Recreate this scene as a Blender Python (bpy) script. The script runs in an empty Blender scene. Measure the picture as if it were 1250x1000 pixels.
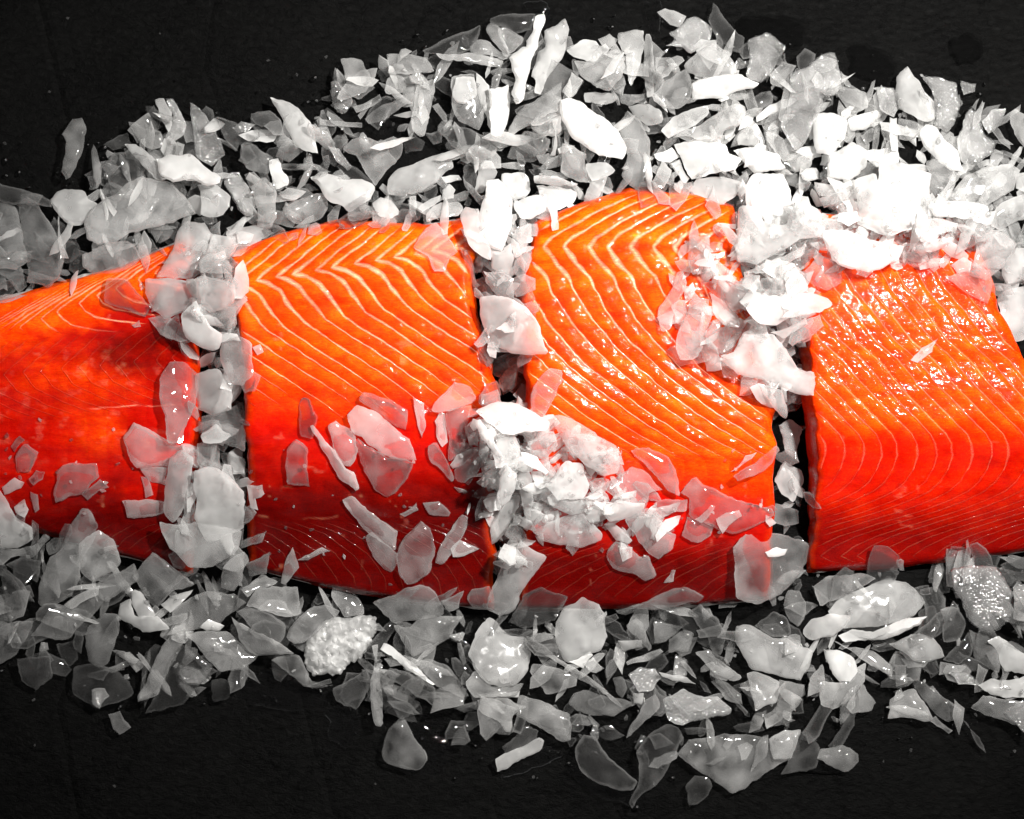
import bpy, math, random
import numpy as np
from mathutils import Vector
from mathutils.geometry import delaunay_2d_cdt

random.seed(11)
rng = np.random.default_rng(11)
scene = bpy.context.scene
COL = scene.collection

# ------------------------------------------------------------------ camera, light, exposure
S = 0.00034          # metres per picture unit on the slate
H = 0.80             # camera height above the slate
cam_d = bpy.data.cameras.new('camera')
cam_d.sensor_width = 36.0
cam_d.lens = 36.0 * H / (1250 * S)
cam_d.clip_start = 0.01
cam_d.clip_end = 20
cam = bpy.data.objects.new('camera', cam_d)
cam.location = (0, 0, H)
COL.objects.link(cam)
scene.camera = cam

world = bpy.data.worlds.new('World')
scene.world = world
world.use_nodes = True
bg = world.node_tree.nodes['Background']
bg.inputs['Color'].default_value = (1.0, 0.99, 0.98, 1)
bg.inputs['Strength'].default_value = 0.13

def aim(o, target):
    d = Vector(target) - o.location
    o.rotation_euler = d.to_track_quat('-Z', 'Y').to_euler()

key_d = bpy.data.lights.new('studio_spot', 'SPOT')
key_d.energy = 82
key_d.color = (1.0, 0.97, 0.93)
key_d.spot_size = math.radians(62)
key_d.spot_blend = 1.0
key_d.shadow_soft_size = 0.022
key = bpy.data.objects.new('studio_spot', key_d)
key.location = (0.285, 0.235, 0.68)
COL.objects.link(key)
aim(key, (0.050, 0.060, 0.02))

scene.view_settings.view_transform = 'Standard'
scene.view_settings.look = 'None'
scene.view_settings.exposure = 0.0
scene.view_settings.gamma = 1.0
scene.view_settings.use_curve_mapping = False
cy = scene.cycles
cy.use_denoising = True
cy.max_bounces = 11
cy.diffuse_bounces = 6
cy.glossy_bounces = 3
cy.transmission_bounces = 8
cy.transparent_max_bounces = 18
cy.use_adaptive_sampling = True
cy.adaptive_threshold = 0.035
cy.caustics_reflective = False
cy.caustics_refractive = False
cy.sample_clamp_indirect = 4.0

# ------------------------------------------------------------------ helpers
def W(px, py, z):
    """picture units on the slate plane grid + height -> world"""
    k = S * (H - z) / H
    return (np.asarray(px) - 625.0) * k, -(np.asarray(py) - 500.0) * k, z

def _hash(ix, iy, seed):
    n = (ix.astype(np.int64) * 374761393 + iy.astype(np.int64) * 668265263 + seed * 1442695041) & 0xffffffff
    n = ((n ^ (n >> 13)) * 1274126177) & 0xffffffff
    n = n ^ (n >> 16)
    return (n & 0xffff) / 65535.0

def vnoise(x, y, seed=0):
    x = np.asarray(x, float); y = np.asarray(y, float)
    ix = np.floor(x); iy = np.floor(y)
    fx = x - ix; fy = y - iy
    fx = fx * fx * (3 - 2 * fx); fy = fy * fy * (3 - 2 * fy)
    a = _hash(ix, iy, seed); b = _hash(ix + 1, iy, seed)
    c = _hash(ix, iy + 1, seed); d = _hash(ix + 1, iy + 1, seed)
    return (a * (1 - fx) + b * fx) * (1 - fy) + (c * (1 - fx) + d * fx) * fy

def fbm(x, y, seed=0, octs=4):
    t = 0; a = 0.5; s = 0
    for o in range(octs):
        t = t + a * vnoise(x * 2 ** o, y * 2 ** o, seed + 17 * o); s += a; a *= 0.5
    return t / s

def sstep(a, b, x):
    t = np.clip((np.asarray(x, float) - a) / (b - a), 0, 1)
    return t * t * (3 - 2 * t)

def mesh_obj(name, verts, faces, mats, parent=None, smooth=True, midx=None, sharp=None, col=None, milk=None):
    me = bpy.data.meshes.new(name)
    me.from_pydata([tuple(v) for v in verts], [], faces)
    for m in (mats if isinstance(mats, (list, tuple)) else [mats]):
        me.materials.append(m)
    if midx is not None:
        me.polygons.foreach_set('material_index', midx)
    if smooth:
        me.polygons.foreach_set('use_smooth', [True] * len(me.polygons))
        if sharp:
            me.set_sharp_from_angle(angle=math.radians(sharp))
    if col is not None:
        at = me.color_attributes.new('flesh', 'FLOAT_COLOR', 'POINT')
        at.data.foreach_set('color', np.asarray(col, np.float32).ravel())
    if milk is not None:
        at = me.attributes.new('milk', 'FLOAT', 'POINT')
        at.data.foreach_set('value', np.asarray(milk, np.float32))
    me.update()
    o = bpy.data.objects.new(name, me)
    COL.objects.link(o)
    if parent is not None:
        o.parent = parent
    return o

def tag(o, label=None, cat=None, group=None, kind=None):
    if label: o['label'] = label
    if cat: o['category'] = cat
    if group: o['group'] = group
    if kind: o['kind'] = kind
    return o

# ------------------------------------------------------------------ materials
class NT:
    def __init__(self, name):
        self.m = bpy.data.materials.new(name); self.m.use_nodes = True
        self.t = self.m.node_tree; self.t.nodes.clear()
        self.out = self.n('ShaderNodeOutputMaterial')
    def n(self, typ, **kw):
        x = self.t.nodes.new(typ)
        for k, v in kw.items():
            if k in x.inputs: x.inputs[k].default_value = v
            else: setattr(x, k, v)
        return x
    def l(self, a, b): self.t.links.new(a, b)
    def math(self, op, a, b=None, c=None, clamp=False):
        x = self.n('ShaderNodeMath'); x.operation = op; x.use_clamp = clamp
        for i, v in enumerate((a, b, c)):
            if v is None: continue
            if hasattr(v, 'is_output'): self.l(v, x.inputs[i])
            else: x.inputs[i].default_value = v
        return x.outputs[0]
    def noise(self, vec, scale, detail=2.0, rough=0.5, dist=0.0):
        x = self.n('ShaderNodeTexNoise')
        x.inputs['Scale'].default_value = scale; x.inputs['Detail'].default_value = detail
        x.inputs['Roughness'].default_value = rough; x.inputs['Distortion'].default_value = dist
        self.l(vec, x.inputs['Vector'])
        return x.outputs['Fac']
    def mix(self, fac, a, b):
        x = self.n('ShaderNodeMixShader')
        if hasattr(fac, 'is_output'): self.l(fac, x.inputs[0])
        else: x.inputs[0].default_value = fac
        self.l(a, x.inputs[1]); self.l(b, x.inputs[2])
        return x.outputs[0]
    def bump(self, h, strength, dist, normal=None):
        x = self.n('ShaderNodeBump'); x.inputs['Strength'].default_value = strength
        x.inputs['Distance'].default_value = dist
        self.l(h, x.inputs['Height'])
        if normal is not None: self.l(normal, x.inputs['Normal'])
        return x.outputs['Normal']

def ice_material(name, rough, bump_s, sparkle=0.0, white=0.985, bend=0.15):
    """'milk' on the mesh is how cloudy the ice is (trapped air); edges catch the light by facing"""
    t = NT(name)
    geo = t.n('ShaderNodeNewGeometry'); P = geo.outputs['Position']
    at = t.n('ShaderNodeAttribute'); at.attribute_name = 'milk'
    lw = t.n('ShaderNodeLayerWeight'); lw.inputs['Blend'].default_value = 0.5
    r = t.math('MULTIPLY', t.math('POWER', lw.outputs['Facing'], 2.2), 0.22)
    frost = t.noise(P, 170, 1.0, 0.5, 0.3)                # bubbles and frost caught inside
    mk = t.math('MULTIPLY', at.outputs['Fac'], t.math('ADD', t.math('MULTIPLY', frost, 0.4), 0.82))
    fac = t.math('MINIMUM', t.math('MAXIMUM', t.math('ADD', r, mk), 0.015), 0.95)
    nb = t.bump(frost, bump_s, 0.0005)
    nb2 = nb
    if sparkle > 0:
        vor = t.n('ShaderNodeTexVoronoi'); vor.inputs['Scale'].default_value = 1050
        t.l(P, vor.inputs['Vector'])
        nb2 = t.bump(vor.outputs['Distance'], sparkle, 0.0009, nb)
    dif = t.n('ShaderNodeBsdfDiffuse'); dif.inputs['Color'].default_value = (white, white, white * 0.99, 1)
    tra = t.n('ShaderNodeBsdfTranslucent'); tra.inputs['Color'].default_value = (white, white, white * 0.99, 1)
    body = t.mix(0.58, dif.outputs[0], tra.outputs[0])
    tr = t.n('ShaderNodeBsdfTransparent'); tr.inputs['Color'].default_value = (0.985, 0.985, 0.985, 1)
    rf = t.n('ShaderNodeBsdfRefraction'); rf.inputs['IOR'].default_value = 1.27; rf.inputs['Roughness'].default_value = 0.07
    rf.inputs['Color'].default_value = (0.98, 0.98, 0.98, 1)
    t.l(nb, rf.inputs['Normal'])
    clear = t.mix(bend, tr.outputs[0], rf.outputs[0])
    base = t.mix(fac, clear, body)
    gl = t.n('ShaderNodeBsdfGlossy'); gl.inputs['Roughness'].default_value = rough
    t.l(nb2, gl.inputs['Normal'])
    fr = t.n('ShaderNodeFresnel'); fr.inputs['IOR'].default_value = 1.31
    ff = t.math('MULTIPLY', fr.outputs[0], 1.0 if sparkle == 0 else 7.0, clamp=True)
    front = t.math('SUBTRACT', 1.0, geo.outputs['Backfacing'])
    sh = t.mix(t.math('MULTIPLY', ff, front), base, gl.outputs[0])
    t.l(sh, t.out.inputs['Surface'])
    return t.m

ICE = {
    'c': ice_material('clear_ice', 0.05, 0.3, bend=0.30),
    'h': ice_material('hazy_ice', 0.07, 0.3, bend=0.25),
    'm': ice_material('milky_ice', 0.11, 0.35),
    'w': ice_material('white_ice', 0.15, 0.4),
    'f': ice_material('frosted_ice', 0.13, 0.5, sparkle=1.0),
}
MILK = {'c': (.016, .035), 'h': (.095, .11), 'm': (.21, .15), 'w': (.37, .17), 'f': (.16, .14), 'W': (.44, .20)}   # base cloudiness, variation
ICE_KEYS = ['c', 'h', 'm', 'w', 'f']

def flesh_material():
    t = NT('wet_salmon_flesh')
    at = t.n('ShaderNodeAttribute'); at.attribute_name = 'flesh'
    geo = t.n('ShaderNodeNewGeometry'); P = geo.outputs['Position']
    mp = t.n('ShaderNodeMapping'); mp.inputs['Rotation'].default_value = (0, 0, math.radians(-8)); mp.inputs['Scale'].default_value = (1, 4.0, 1)
    t.l(P, mp.inputs['Vector'])
    fibre = t.noise(mp.outputs[0], 480, 4.0, 0.7, 0.4)
    blot = t.noise(P, 130, 3.0, 0.6, 0.3)
    v = t.math('ADD', t.math('MULTIPLY', t.math('SUBTRACT', fibre, 0.5), 0.95), t.math('MULTIPLY', t.math('SUBTRACT', blot, 0.5), 0.75))
    v = t.math('MAXIMUM', t.math('ADD', v, 1.0), 0.2)
    cm = t.n('ShaderNodeMix'); cm.data_type = 'RGBA'; cm.blend_type = 'MULTIPLY'; cm.inputs[0].default_value = 1.0
    cb = t.n('ShaderNodeCombineColor')
    t.l(t.math('POWER', v, 0.7), cb.inputs[0]); t.l(t.math('POWER', v, 2.4), cb.inputs[1]); t.l(t.math('POWER', v, 2.0), cb.inputs[2])
    t.l(at.outputs['Color'], cm.inputs[6]); t.l(cb.outputs[0], cm.inputs[7])
    pb = t.n('ShaderNodeBsdfPrincipled')
    t.l(cm.outputs[2], pb.inputs['Base Color'])
    pb.inputs['Roughness'].default_value = 0.5
    pb.inputs['Specular IOR Level'].default_value = 0.03
    pb.inputs['IOR'].default_value = 1.36
    pb.inputs['Subsurface Weight'].default_value = 0.30
    pb.inputs['Subsurface Radius'].default_value = (1.0, 0.10, 0.03)
    pb.inputs['Subsurface Scale'].default_value = 0.006
    b1 = t.bump(fibre, 0.35, 0.0005)
    b1 = t.bump(blot, 0.4, 0.0012, b1)
    t.l(b1, pb.inputs['Normal'])
    mf = t.n('ShaderNodeMapping'); mf.inputs['Rotation'].default_value = (0, 0, math.radians(52)); mf.inputs['Scale'].default_value = (1, 2.2, 1)
    t.l(P, mf.inputs['Vector'])
    film = t.noise(mf.outputs[0], 230, 3.0, 0.55, 0.8)
    film2 = t.noise(P, 90, 2.0, 0.5, 0.4)
    b2 = t.bump(film, 0.34, 0.0014)
    b2 = t.bump(film2, 0.18, 0.003, b2)
    cw = t.math('MULTIPLY', t.math('SUBTRACT', t.noise(mf.outputs[0], 55, 2.0, 0.5, 0.6), 0.42), 5.0, clamp=True)
    t.l(t.math('ADD', t.math('MULTIPLY', cw, 1.0), 0.10), pb.inputs['Coat Weight'])
    pb.inputs['Coat Roughness'].default_value = 0.07
    pb.inputs['Coat IOR'].default_value = 1.34
    t.l(b2, pb.inputs['Coat Normal'])
    t.l(pb.outputs[0], t.out.inputs['Surface'])
    return t.m
FLESH = flesh_material()

def skin_material():
    t = NT('silver_fish_skin')
    geo = t.n('ShaderNodeNewGeometry'); P = geo.outputs['Position']
    n = t.noise(P, 300, 3.0, 0.6)
    cr = t.n('ShaderNodeValToRGB')
    cr.color_ramp.elements[0].position = 0.3; cr.color_ramp.elements[0].color = (0.30, 0.27, 0.26, 1)
    cr.color_ramp.elements[1].position = 0.7; cr.color_ramp.elements[1].color = (0.72, 0.68, 0.66, 1)
    t.l(n, cr.inputs[0])
    pb = t.n('ShaderNodeBsdfPrincipled')
    t.l(cr.outputs[0], pb.inputs['Base Color']); pb.inputs['Roughness'].default_value = 0.3
    t.l(t.bump(n, 0.4, 0.0005), pb.inputs['Normal'])
    t.l(pb.outputs[0], t.out.inputs['Surface'])
    return t.m
SKIN = skin_material()

def slate_material():
    t = NT('black_slate')
    geo = t.n('ShaderNodeNewGeometry'); P = geo.outputs['Position']
    mp = t.n('ShaderNodeMapping'); mp.inputs['Rotation'].default_value = (0, 0, math.radians(32)); mp.inputs['Scale'].default_value = (1, 1.7, 1)
    t.l(P, mp.inputs['Vector'])
    grain = t.noise(mp.outputs[0], 260, 6.0, 0.7, 0.4)
    big = t.noise(P, 22, 6.0, 0.68, 0.8)
    cr = t.n('ShaderNodeValToRGB')
    cr.color_ramp.elements[0].position = 0.42; cr.color_ramp.elements[0].color = (0.0003, 0.0003, 0.0003, 1)
    cr.color_ramp.elements[1].position = 0.66; cr.color_ramp.elements[1].color = (0.0022, 0.0022, 0.0021, 1)
    e = cr.color_ramp.elements.new(0.78); e.color = (0.009, 0.009, 0.0088, 1)
    mixn = t.math('ADD', t.math('MULTIPLY', grain, 0.62), t.math('MULTIPLY', big, 0.45))
    t.l(mixn, cr.inputs[0])
    pb = t.n('ShaderNodeBsdfPrincipled')
    t.l(cr.outputs[0], pb.inputs['Base Color'])
    rr = t.math('ADD', t.math('MULTIPLY', big, 0.3), 0.42)
    t.l(rr, pb.inputs['Roughness'])
    pb.inputs['Specular IOR Level'].default_value = 0.04
    bn = t.bump(grain, 0.9, 0.0012)
    sc = t.n('ShaderNodeTexVoronoi'); sc.feature = 'DISTANCE_TO_EDGE'; sc.inputs['Scale'].default_value = 16
    wp = t.n('ShaderNodeMapping'); t.l(P, wp.inputs['Vector']); wp.inputs['Scale'].default_value = (1, 0.55, 1)
    t.l(wp.outputs[0], sc.inputs['Vector'])
    crk = t.math('MULTIPLY', sc.outputs['Distance'], 30.0, clamp=True)
    bn = t.bump(crk, 0.5, 0.0008, bn)
    t.l(bn, pb.inputs['Normal'])
    t.l(pb.outputs[0], t.out.inputs['Surface'])
    return t.m
SLATE = slate_material()

def water_material():
    t = NT('meltwater')
    geo = t.n('ShaderNodeNewGeometry')
    tr = t.n('ShaderNodeBsdfTransparent'); tr.inputs['Color'].default_value = (0.8, 0.8, 0.8, 1)
    gl = t.n('ShaderNodeBsdfGlossy'); gl.inputs['Roughness'].default_value = 0.03
    fr = t.n('ShaderNodeFresnel'); fr.inputs['IOR'].default_value = 1.333
    t.l(t.mix(fr.outputs[0], tr.outputs[0], gl.outputs[0]), t.out.inputs['Surface'])
    return t.m
WATER = water_material()

def dark_film_material():  # see-through film that darkens the slate under it
    t = NT('dark_slate_film')
    tr = t.n('ShaderNodeBsdfTransparent'); tr.inputs['Color'].default_value = (0.5, 0.5, 0.5, 1)
    gl = t.n('ShaderNodeBsdfGlossy'); gl.inputs['Roughness'].default_value = 0.5; gl.inputs['Color'].default_value = (0.1, 0.1, 0.1, 1)
    t.l(t.mix(0.003, tr.outputs[0], gl.outputs[0]), t.out.inputs['Surface'])
    return t.m
DARK_FILM = dark_film_material()

# ------------------------------------------------------------------ slate
def build_slate():
    nx, ny = 360, 300
    xs = np.linspace(-0.62, 0.62, nx); ys = np.linspace(-0.5, 0.5, ny)
    X, Y = np.meshgrid(xs, ys)
    px = X / S + 625; py = 500 - Y / S
    h = fbm(px / 260 + 0.3 * py / 260, py / 180, 3, 4)
    terr = h * 9
    step = np.floor(terr) + sstep(0.86, 1.0, terr - np.floor(terr))   # cleft layers with low broken edges
    z = -0.0012 + step * 0.00045 - step.max() * 0.00045 + (fbm(px / 22, py / 22, 9, 3) - 0.5) * 0.0005
    z = np.minimum(z, -0.0001)
    v = np.stack([X, Y, z], -1).reshape(-1, 3)
    i = np.arange(nx * ny).reshape(ny, nx)
    f = np.stack([i[:-1, :-1], i[:-1, 1:], i[1:, 1:], i[1:, :-1]], -1).reshape(-1, 4)
    o = mesh_obj('slate_board', v, f.tolist(), SLATE)
    tag(o, 'black cleft slate board lying under the salmon and crushed ice', kind='structure')
build_slate()
# ------------------------------------------------------------------ salmon
def ip(tab, x):
    t = np.array(tab, float)
    return np.interp(x, t[:, 0], t[:, 1])

def family(base, sp, m):
    b = np.array(base, float)
    yp = b[:, 1] - m * b[:, 0]
    o = np.argsort(yp)
    return dict(yp=yp[o], x=b[o, 0], sp=sp, m=m)

PIECES = [
 dict(label='tail-end salmon fillet piece with red bare flesh and few fat lines', key='tail',
  xl=[(280, -60), (720, -60)],
  xr=[(285, 236), (340, 237), (440, 236), (500, 238), (560, 240), (620, 236), (700, 232)],
  yt=[(-60, 386), (0, 367), (80, 345), (150, 326), (200, 303), (250, 284)],
  yb=[(-60, 612), (0, 634), (100, 662), (160, 680), (215, 695), (250, 701)],
  prof=[(0, 11), (.06, 15), (.2, 20), (.35, 22), (.6, 20), (.8, 15), (1, 8.5)],
  fams=[dict(f=family([(205, 300), (160, 325), (133, 339), (97, 361), (71, 380), (79, 390), (92, 397), (118, 402), (155, 406)], 24, -0.4), w=1.25, s=.75, mode='tail'),
        dict(f=family([(150, 400), (120, 425), (96, 448), (112, 468), (150, 486), (190, 500)], 23, -0.1), w=.9, s=.035, mode='mid'),
        dict(f=family([(60, 690), (75, 668), (95, 650), (120, 636), (150, 628)], 20, 0.1), w=.7, s=.03, mode='belly')],
  amp=.10),
 dict(label='second salmon piece from the left, zigzag fat lines and dark red belly', key='second',
  xl=[(300, 283), (340, 286), (400, 292), (440, 299), (560, 300), (740, 302)],
  xr=[(265, 592), (300, 580), (350, 578), (400, 584), (470, 602), (492, 605), (560, 601), (640, 600), (745, 602)],
  yt=[(280, 310), (340, 286), (420, 269), (470, 273), (520, 275), (560, 268), (610, 268)],
  yb=[(300, 690), (400, 716), (500, 732), (605, 742)],
  prof=[(0, 15), (.05, 20), (.15, 25), (.3, 29), (.5, 30), (.62, 28), (.78, 21), (1, 10)],
  fams=[dict(f=family([(520, 250), (500, 258), (480, 271), (466, 281), (438, 303), (420, 317), (409, 326), (424, 329), (440, 339), (452, 356), (470, 378), (508, 403), (560, 437), (592, 460), (640, 496), (700, 545)], 24.5, -0.165), w=1.75, s=.95, mode='loin', yv=326, fade=(440, 500)),
        dict(f=family([(330, 636), (372, 652), (408, 676), (430, 705), (440, 740)], 21, 0.0), w=.8, s=.03, mode='belly')],
  amp=.28),
 dict(label='third salmon piece with bold chevron fat lines and a central ice heap', key='third',
  xl=[(255, 652), (300, 646), (345, 637), (430, 641), (480, 646), (600, 640), (745, 634)],
  xr=[(230, 890), (330, 905), (400, 925), (470, 940), (500, 945), (640, 945), (740, 936)],
  yt=[(630, 285), (660, 268), (700, 252), (770, 232), (850, 238), (900, 255), (945, 268)],
  yb=[(630, 742), (700, 741), (850, 738), (945, 728)],
  prof=[(0, 15), (.05, 20), (.15, 26), (.3, 30), (.5, 31), (.65, 28), (.8, 21), (1, 10)],
  fams=[dict(f=family([(880, 226), (860, 236), (830, 248), (800, 262), (775, 276), (752, 290), (743, 301), (757, 321), (772, 338), (782, 360), (800, 388), (828, 421), (858, 450), (890, 475), (930, 505), (975, 535), (1025, 562)], 27, 0.0), w=1.95, s=.95, mode='loin', yv=301, fade=(490, 575)),
        dict(f=family([(740, 735), (780, 705), (830, 680), (890, 660)], 24, 0.0), w=.8, s=.03, mode='belly')],
  amp=.30),
 dict(label='rightmost salmon piece, glossy with thin slanted fat lines and ridge', key='fourth',
  xl=[(240, 985), (385, 977), (420, 985), (480, 991), (560, 996), (640, 991), (705, 986)],
  xr=[(240, 1183), (300, 1195), (380, 1220), (440, 1252), (560, 1300), (700, 1335)],
  yt=[(975, 262), (1100, 262), (1190, 275), (1340, 292)],
  yb=[(980, 697), (1100, 690), (1200, 678), (1340, 658)],
  prof=[(0, 17), (.05, 22), (.15, 27), (.3, 31), (.5, 32.4), (.58, 31.8), (.64, 30.3), (.70, 27.8), (.8, 22), (.92, 13), (1, 8)],
  fams=[dict(f=family([(1060, 255), (1075, 290), (1094, 326), (1109, 353), (1135, 384), (1160, 417), (1186, 440), (1209, 468), (1232, 492), (1255, 515), (1270, 530), (1276, 542), (1277, 556), (1272, 572), (1262, 588), (1248, 600), (1225, 611), (1190, 624), (1140, 639), (1090, 655), (1062, 668), (1047, 679), (1062, 686), (1110, 694), (1160, 701)], 22.5, 0.0), w=.9, s=.32, mode='fourth')],
  amp=.34),
]

ORANGE = np.array([0.68, 0.044, 0.0008]); RED = np.array([0.36, 0.0026, 0.0004]); DEEP = np.array([0.066, 0.0004, 0.0002])
FAT = np.array([0.80, 0.275, 0.165])

def xlr(p, py):
    py = np.asarray(py, float); k = float(len(p['label']))
    a = (fbm(py / 26, py * 0 + k, 101, 2) - .5) * 9; c = (fbm(py / 26, py * 0 + k + 9, 103, 2) - .5) * 9
    return ip(p['xl'], py) + a, ip(p['xr'], py) + c

def uv_of(p, px, py):
    xl, xr = xlr(p, py)
    yt = ip(p['yt'], px); yb = ip(p['yb'], px)
    return (px - xl) / (xr - xl), (py - yt) / (yb - yt), xr - xl, yb - yt

def phi(p, k, px, py):
    f = p['fams'][k]['f']
    yp = py - f['m'] * px
    x = np.interp(yp, f['yp'], f['x'])
    return (px - x - warp(px, py, p)) / f['sp']

def warp(px, py, p):
    return (.45 if p['key'] == 'fourth' else 1.0) * ((fbm(px / 60, py / 45, 21, 2) - 0.5) * 6 + (vnoise(px / 11, py / 9, 5) - 0.5) * 2.6)

def edge_drop(d, r):
    d = np.clip(d, 0, r)
    return r - np.sqrt(np.maximum(r * r - (r - d) ** 2, 0))

def surf(p, px, py):
    """height in metres of the cut top face"""
    u, v, w, h = uv_of(p, px, py)
    z = ip(p['prof'], np.clip(v, 0, 1))
    z = z + (fbm(px / 110, py / 90, 31, 3) - 0.5) * 3.0
    z = z + (fbm(px / 16, py / 13, 33, 2) - 0.5) * 0.45
    ph = phi(p, 0, px, py)
    a = p['amp']
    mask = sstep(0, 1, 1)
    if p['key'] == 'fourth':
        mask = 1 - 0.85 * sstep(585, 615, py)
        saw = np.mod(ph, 1.0)
        z = z + a * mask * (1.3 * np.minimum(saw / 0.8, (1 - saw) / 0.2) - .3)
    elif p['key'] == 'tail':
        z = z + a * (0.5 - 0.5 * np.cos(2 * np.pi * ph)) * (1 - sstep(398, 410, py))
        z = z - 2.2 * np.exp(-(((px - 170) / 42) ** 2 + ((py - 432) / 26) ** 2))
    else:
        fd = p['fams'][0]['fade']
        z = z + a * (0.5 - 0.5 * np.cos(2 * np.pi * ph)) * (1 - sstep(fd[0], fd[1], py))
    rs = 13.0
    z = z - 0.34 * edge_drop(np.minimum(u * w, (1 - u) * w), rs) * 0.9
    z = z - 0.34 * edge_drop(v * h, 7.0) * 0.8 - 0.34 * edge_drop((1 - v) * h, 8.0) * 0.8
    return z / 1000.0

def flesh_rgb(p, px, py):
    n = fbm(px / 55, py / 40, 41, 4) - 0.5
    n2 = fbm(px / 13, py / 11, 43, 3) - 0.5
    k = p['key']
    yy = py + n * 60 + n2 * 20
    if k == 'tail':
        a = sstep(385, 430, yy + 0.4 * (px - 60)); b = sstep(555, 640, yy)
        a = a * (1 - 0.55 * np.exp(-(((px - 85) / 80) ** 2 + ((py - 465) / 34) ** 2)) * (0.6 + n * 2))
        a = a * (1 - 0.8 * np.exp(-(((px - 122) / 26) ** 2 + ((py - 530) / 22) ** 2)))
        a = np.clip(a, 0, 1)
        rgb = ORANGE * (1 - a)[:, None] + RED * a[:, None]
        rgb = rgb * (1 - b)[:, None] + DEEP * b[:, None]
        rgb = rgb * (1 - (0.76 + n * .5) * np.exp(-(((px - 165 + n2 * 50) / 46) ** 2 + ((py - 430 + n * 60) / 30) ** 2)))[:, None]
        g = 1 + (fbm(px / 26 + py / 40, py / 5.5, 97, 3) - .5) * .7 * sstep(395, 420, py)
        rgb = rgb * np.stack([np.maximum(g, .2) ** .5, np.maximum(g, .2) ** 1.6, g], 1)
        pz = sstep(.60, .78, fbm(px / 16, py / 12, 99, 3)) * sstep(400, 440, py) * (1 - sstep(530, 580, py)) * .08
        rgb = rgb * (1 - pz)[:, None] + FAT * pz[:, None]
        s = sstep(.93, 1, 1 - np.abs(py - 497 - n * 22) / 26) * sstep(100, 125, px) * sstep(.3, .7, vnoise(px / 8, py / 3, 77)) * .6
        rgb = rgb * (1 - s)[:, None] + FAT * s[:, None]
    elif k == 'fourth':
        a = sstep(500, 552, yy - n * 40) * 0.9; b = sstep(590, 660, py + n * 30)
        rgb = (ORANGE * np.array([1, .82, 1])) * (1 - a)[:, None] + RED * a[:, None]
        rgb = rgb * (1 - b)[:, None] + (RED * .3 + DEEP * .7) * b[:, None]
    else:
        y0 = 462 if k == 'second' else 545
        sl = 0.0 if k == 'second' else -0.10 * (px - 800)
        a = sstep(y0 - 15, y0 + 75, yy + sl); b = sstep(y0 + 70, y0 + 160, yy + sl)
        rgb = ORANGE * (1 - a)[:, None] + RED * a[:, None]
        rgb = rgb * (1 - b)[:, None] + DEEP * b[:, None]
        d = sstep(.58, .75, fbm(px / 70, py / 16, 91, 3)) * (1 - a)        # dark raw flecks
        rgb = rgb * (1 - .35 * d)[:, None]
        if k == 'second':      # pale seam across the belly
            s = sstep(.75, 1, 1 - np.abs(py - 632 - (px - 330) * 0.02 - n * 26) / 7) * sstep(.4, .7, vnoise(px / 14, py / 5, 78)) * .10 * (1 - sstep(430, 470, px))
            rgb = rgb * (1 - s)[:, None] + FAT * s[:, None]
    # pale marbling specks
    s = sstep(.80, .9, vnoise(px / 7, py / 6, 55) * .5 + vnoise(px / 38, py / 30, 56) * .5) * .10
    rgb = rgb * (1 - s)[:, None] + FAT * s[:, None]
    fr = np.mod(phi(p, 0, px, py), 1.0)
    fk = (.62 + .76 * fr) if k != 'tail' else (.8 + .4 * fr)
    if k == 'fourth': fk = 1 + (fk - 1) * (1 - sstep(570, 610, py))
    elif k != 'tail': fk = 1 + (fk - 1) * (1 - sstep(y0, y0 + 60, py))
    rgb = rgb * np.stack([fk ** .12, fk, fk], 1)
    vv = np.clip(uv_of(p, px, py)[1], 0, 1)
    top = 1 - sstep(.02, .22, vv + n * .1)
    rgb = rgb * (1 + top[:, None] * np.array([.10, .45, .3]))
    mott = 1 + (fbm(px / 34, py / 12, 95, 4) - .5) * 1.0
    rgb = rgb * np.stack([mott ** .4, mott ** 1.4, mott], 1)
    e = np.clip(1 - uv_edge(p, px, py) / 10.0, 0, 1) * .35               # cut rim blends towards orange
    rgb = rgb * (1 - e)[:, None] + ORANGE * e[:, None] * .9
    return rgb

def uv_edge(p, px, py):
    u, v, w, h = uv_of(p, px, py)
    return np.clip(np.minimum(u * w, (1 - u) * w), 0, None)

def rgba(c):
    return np.concatenate([c, np.ones((len(c), 1))], 1)

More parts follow.
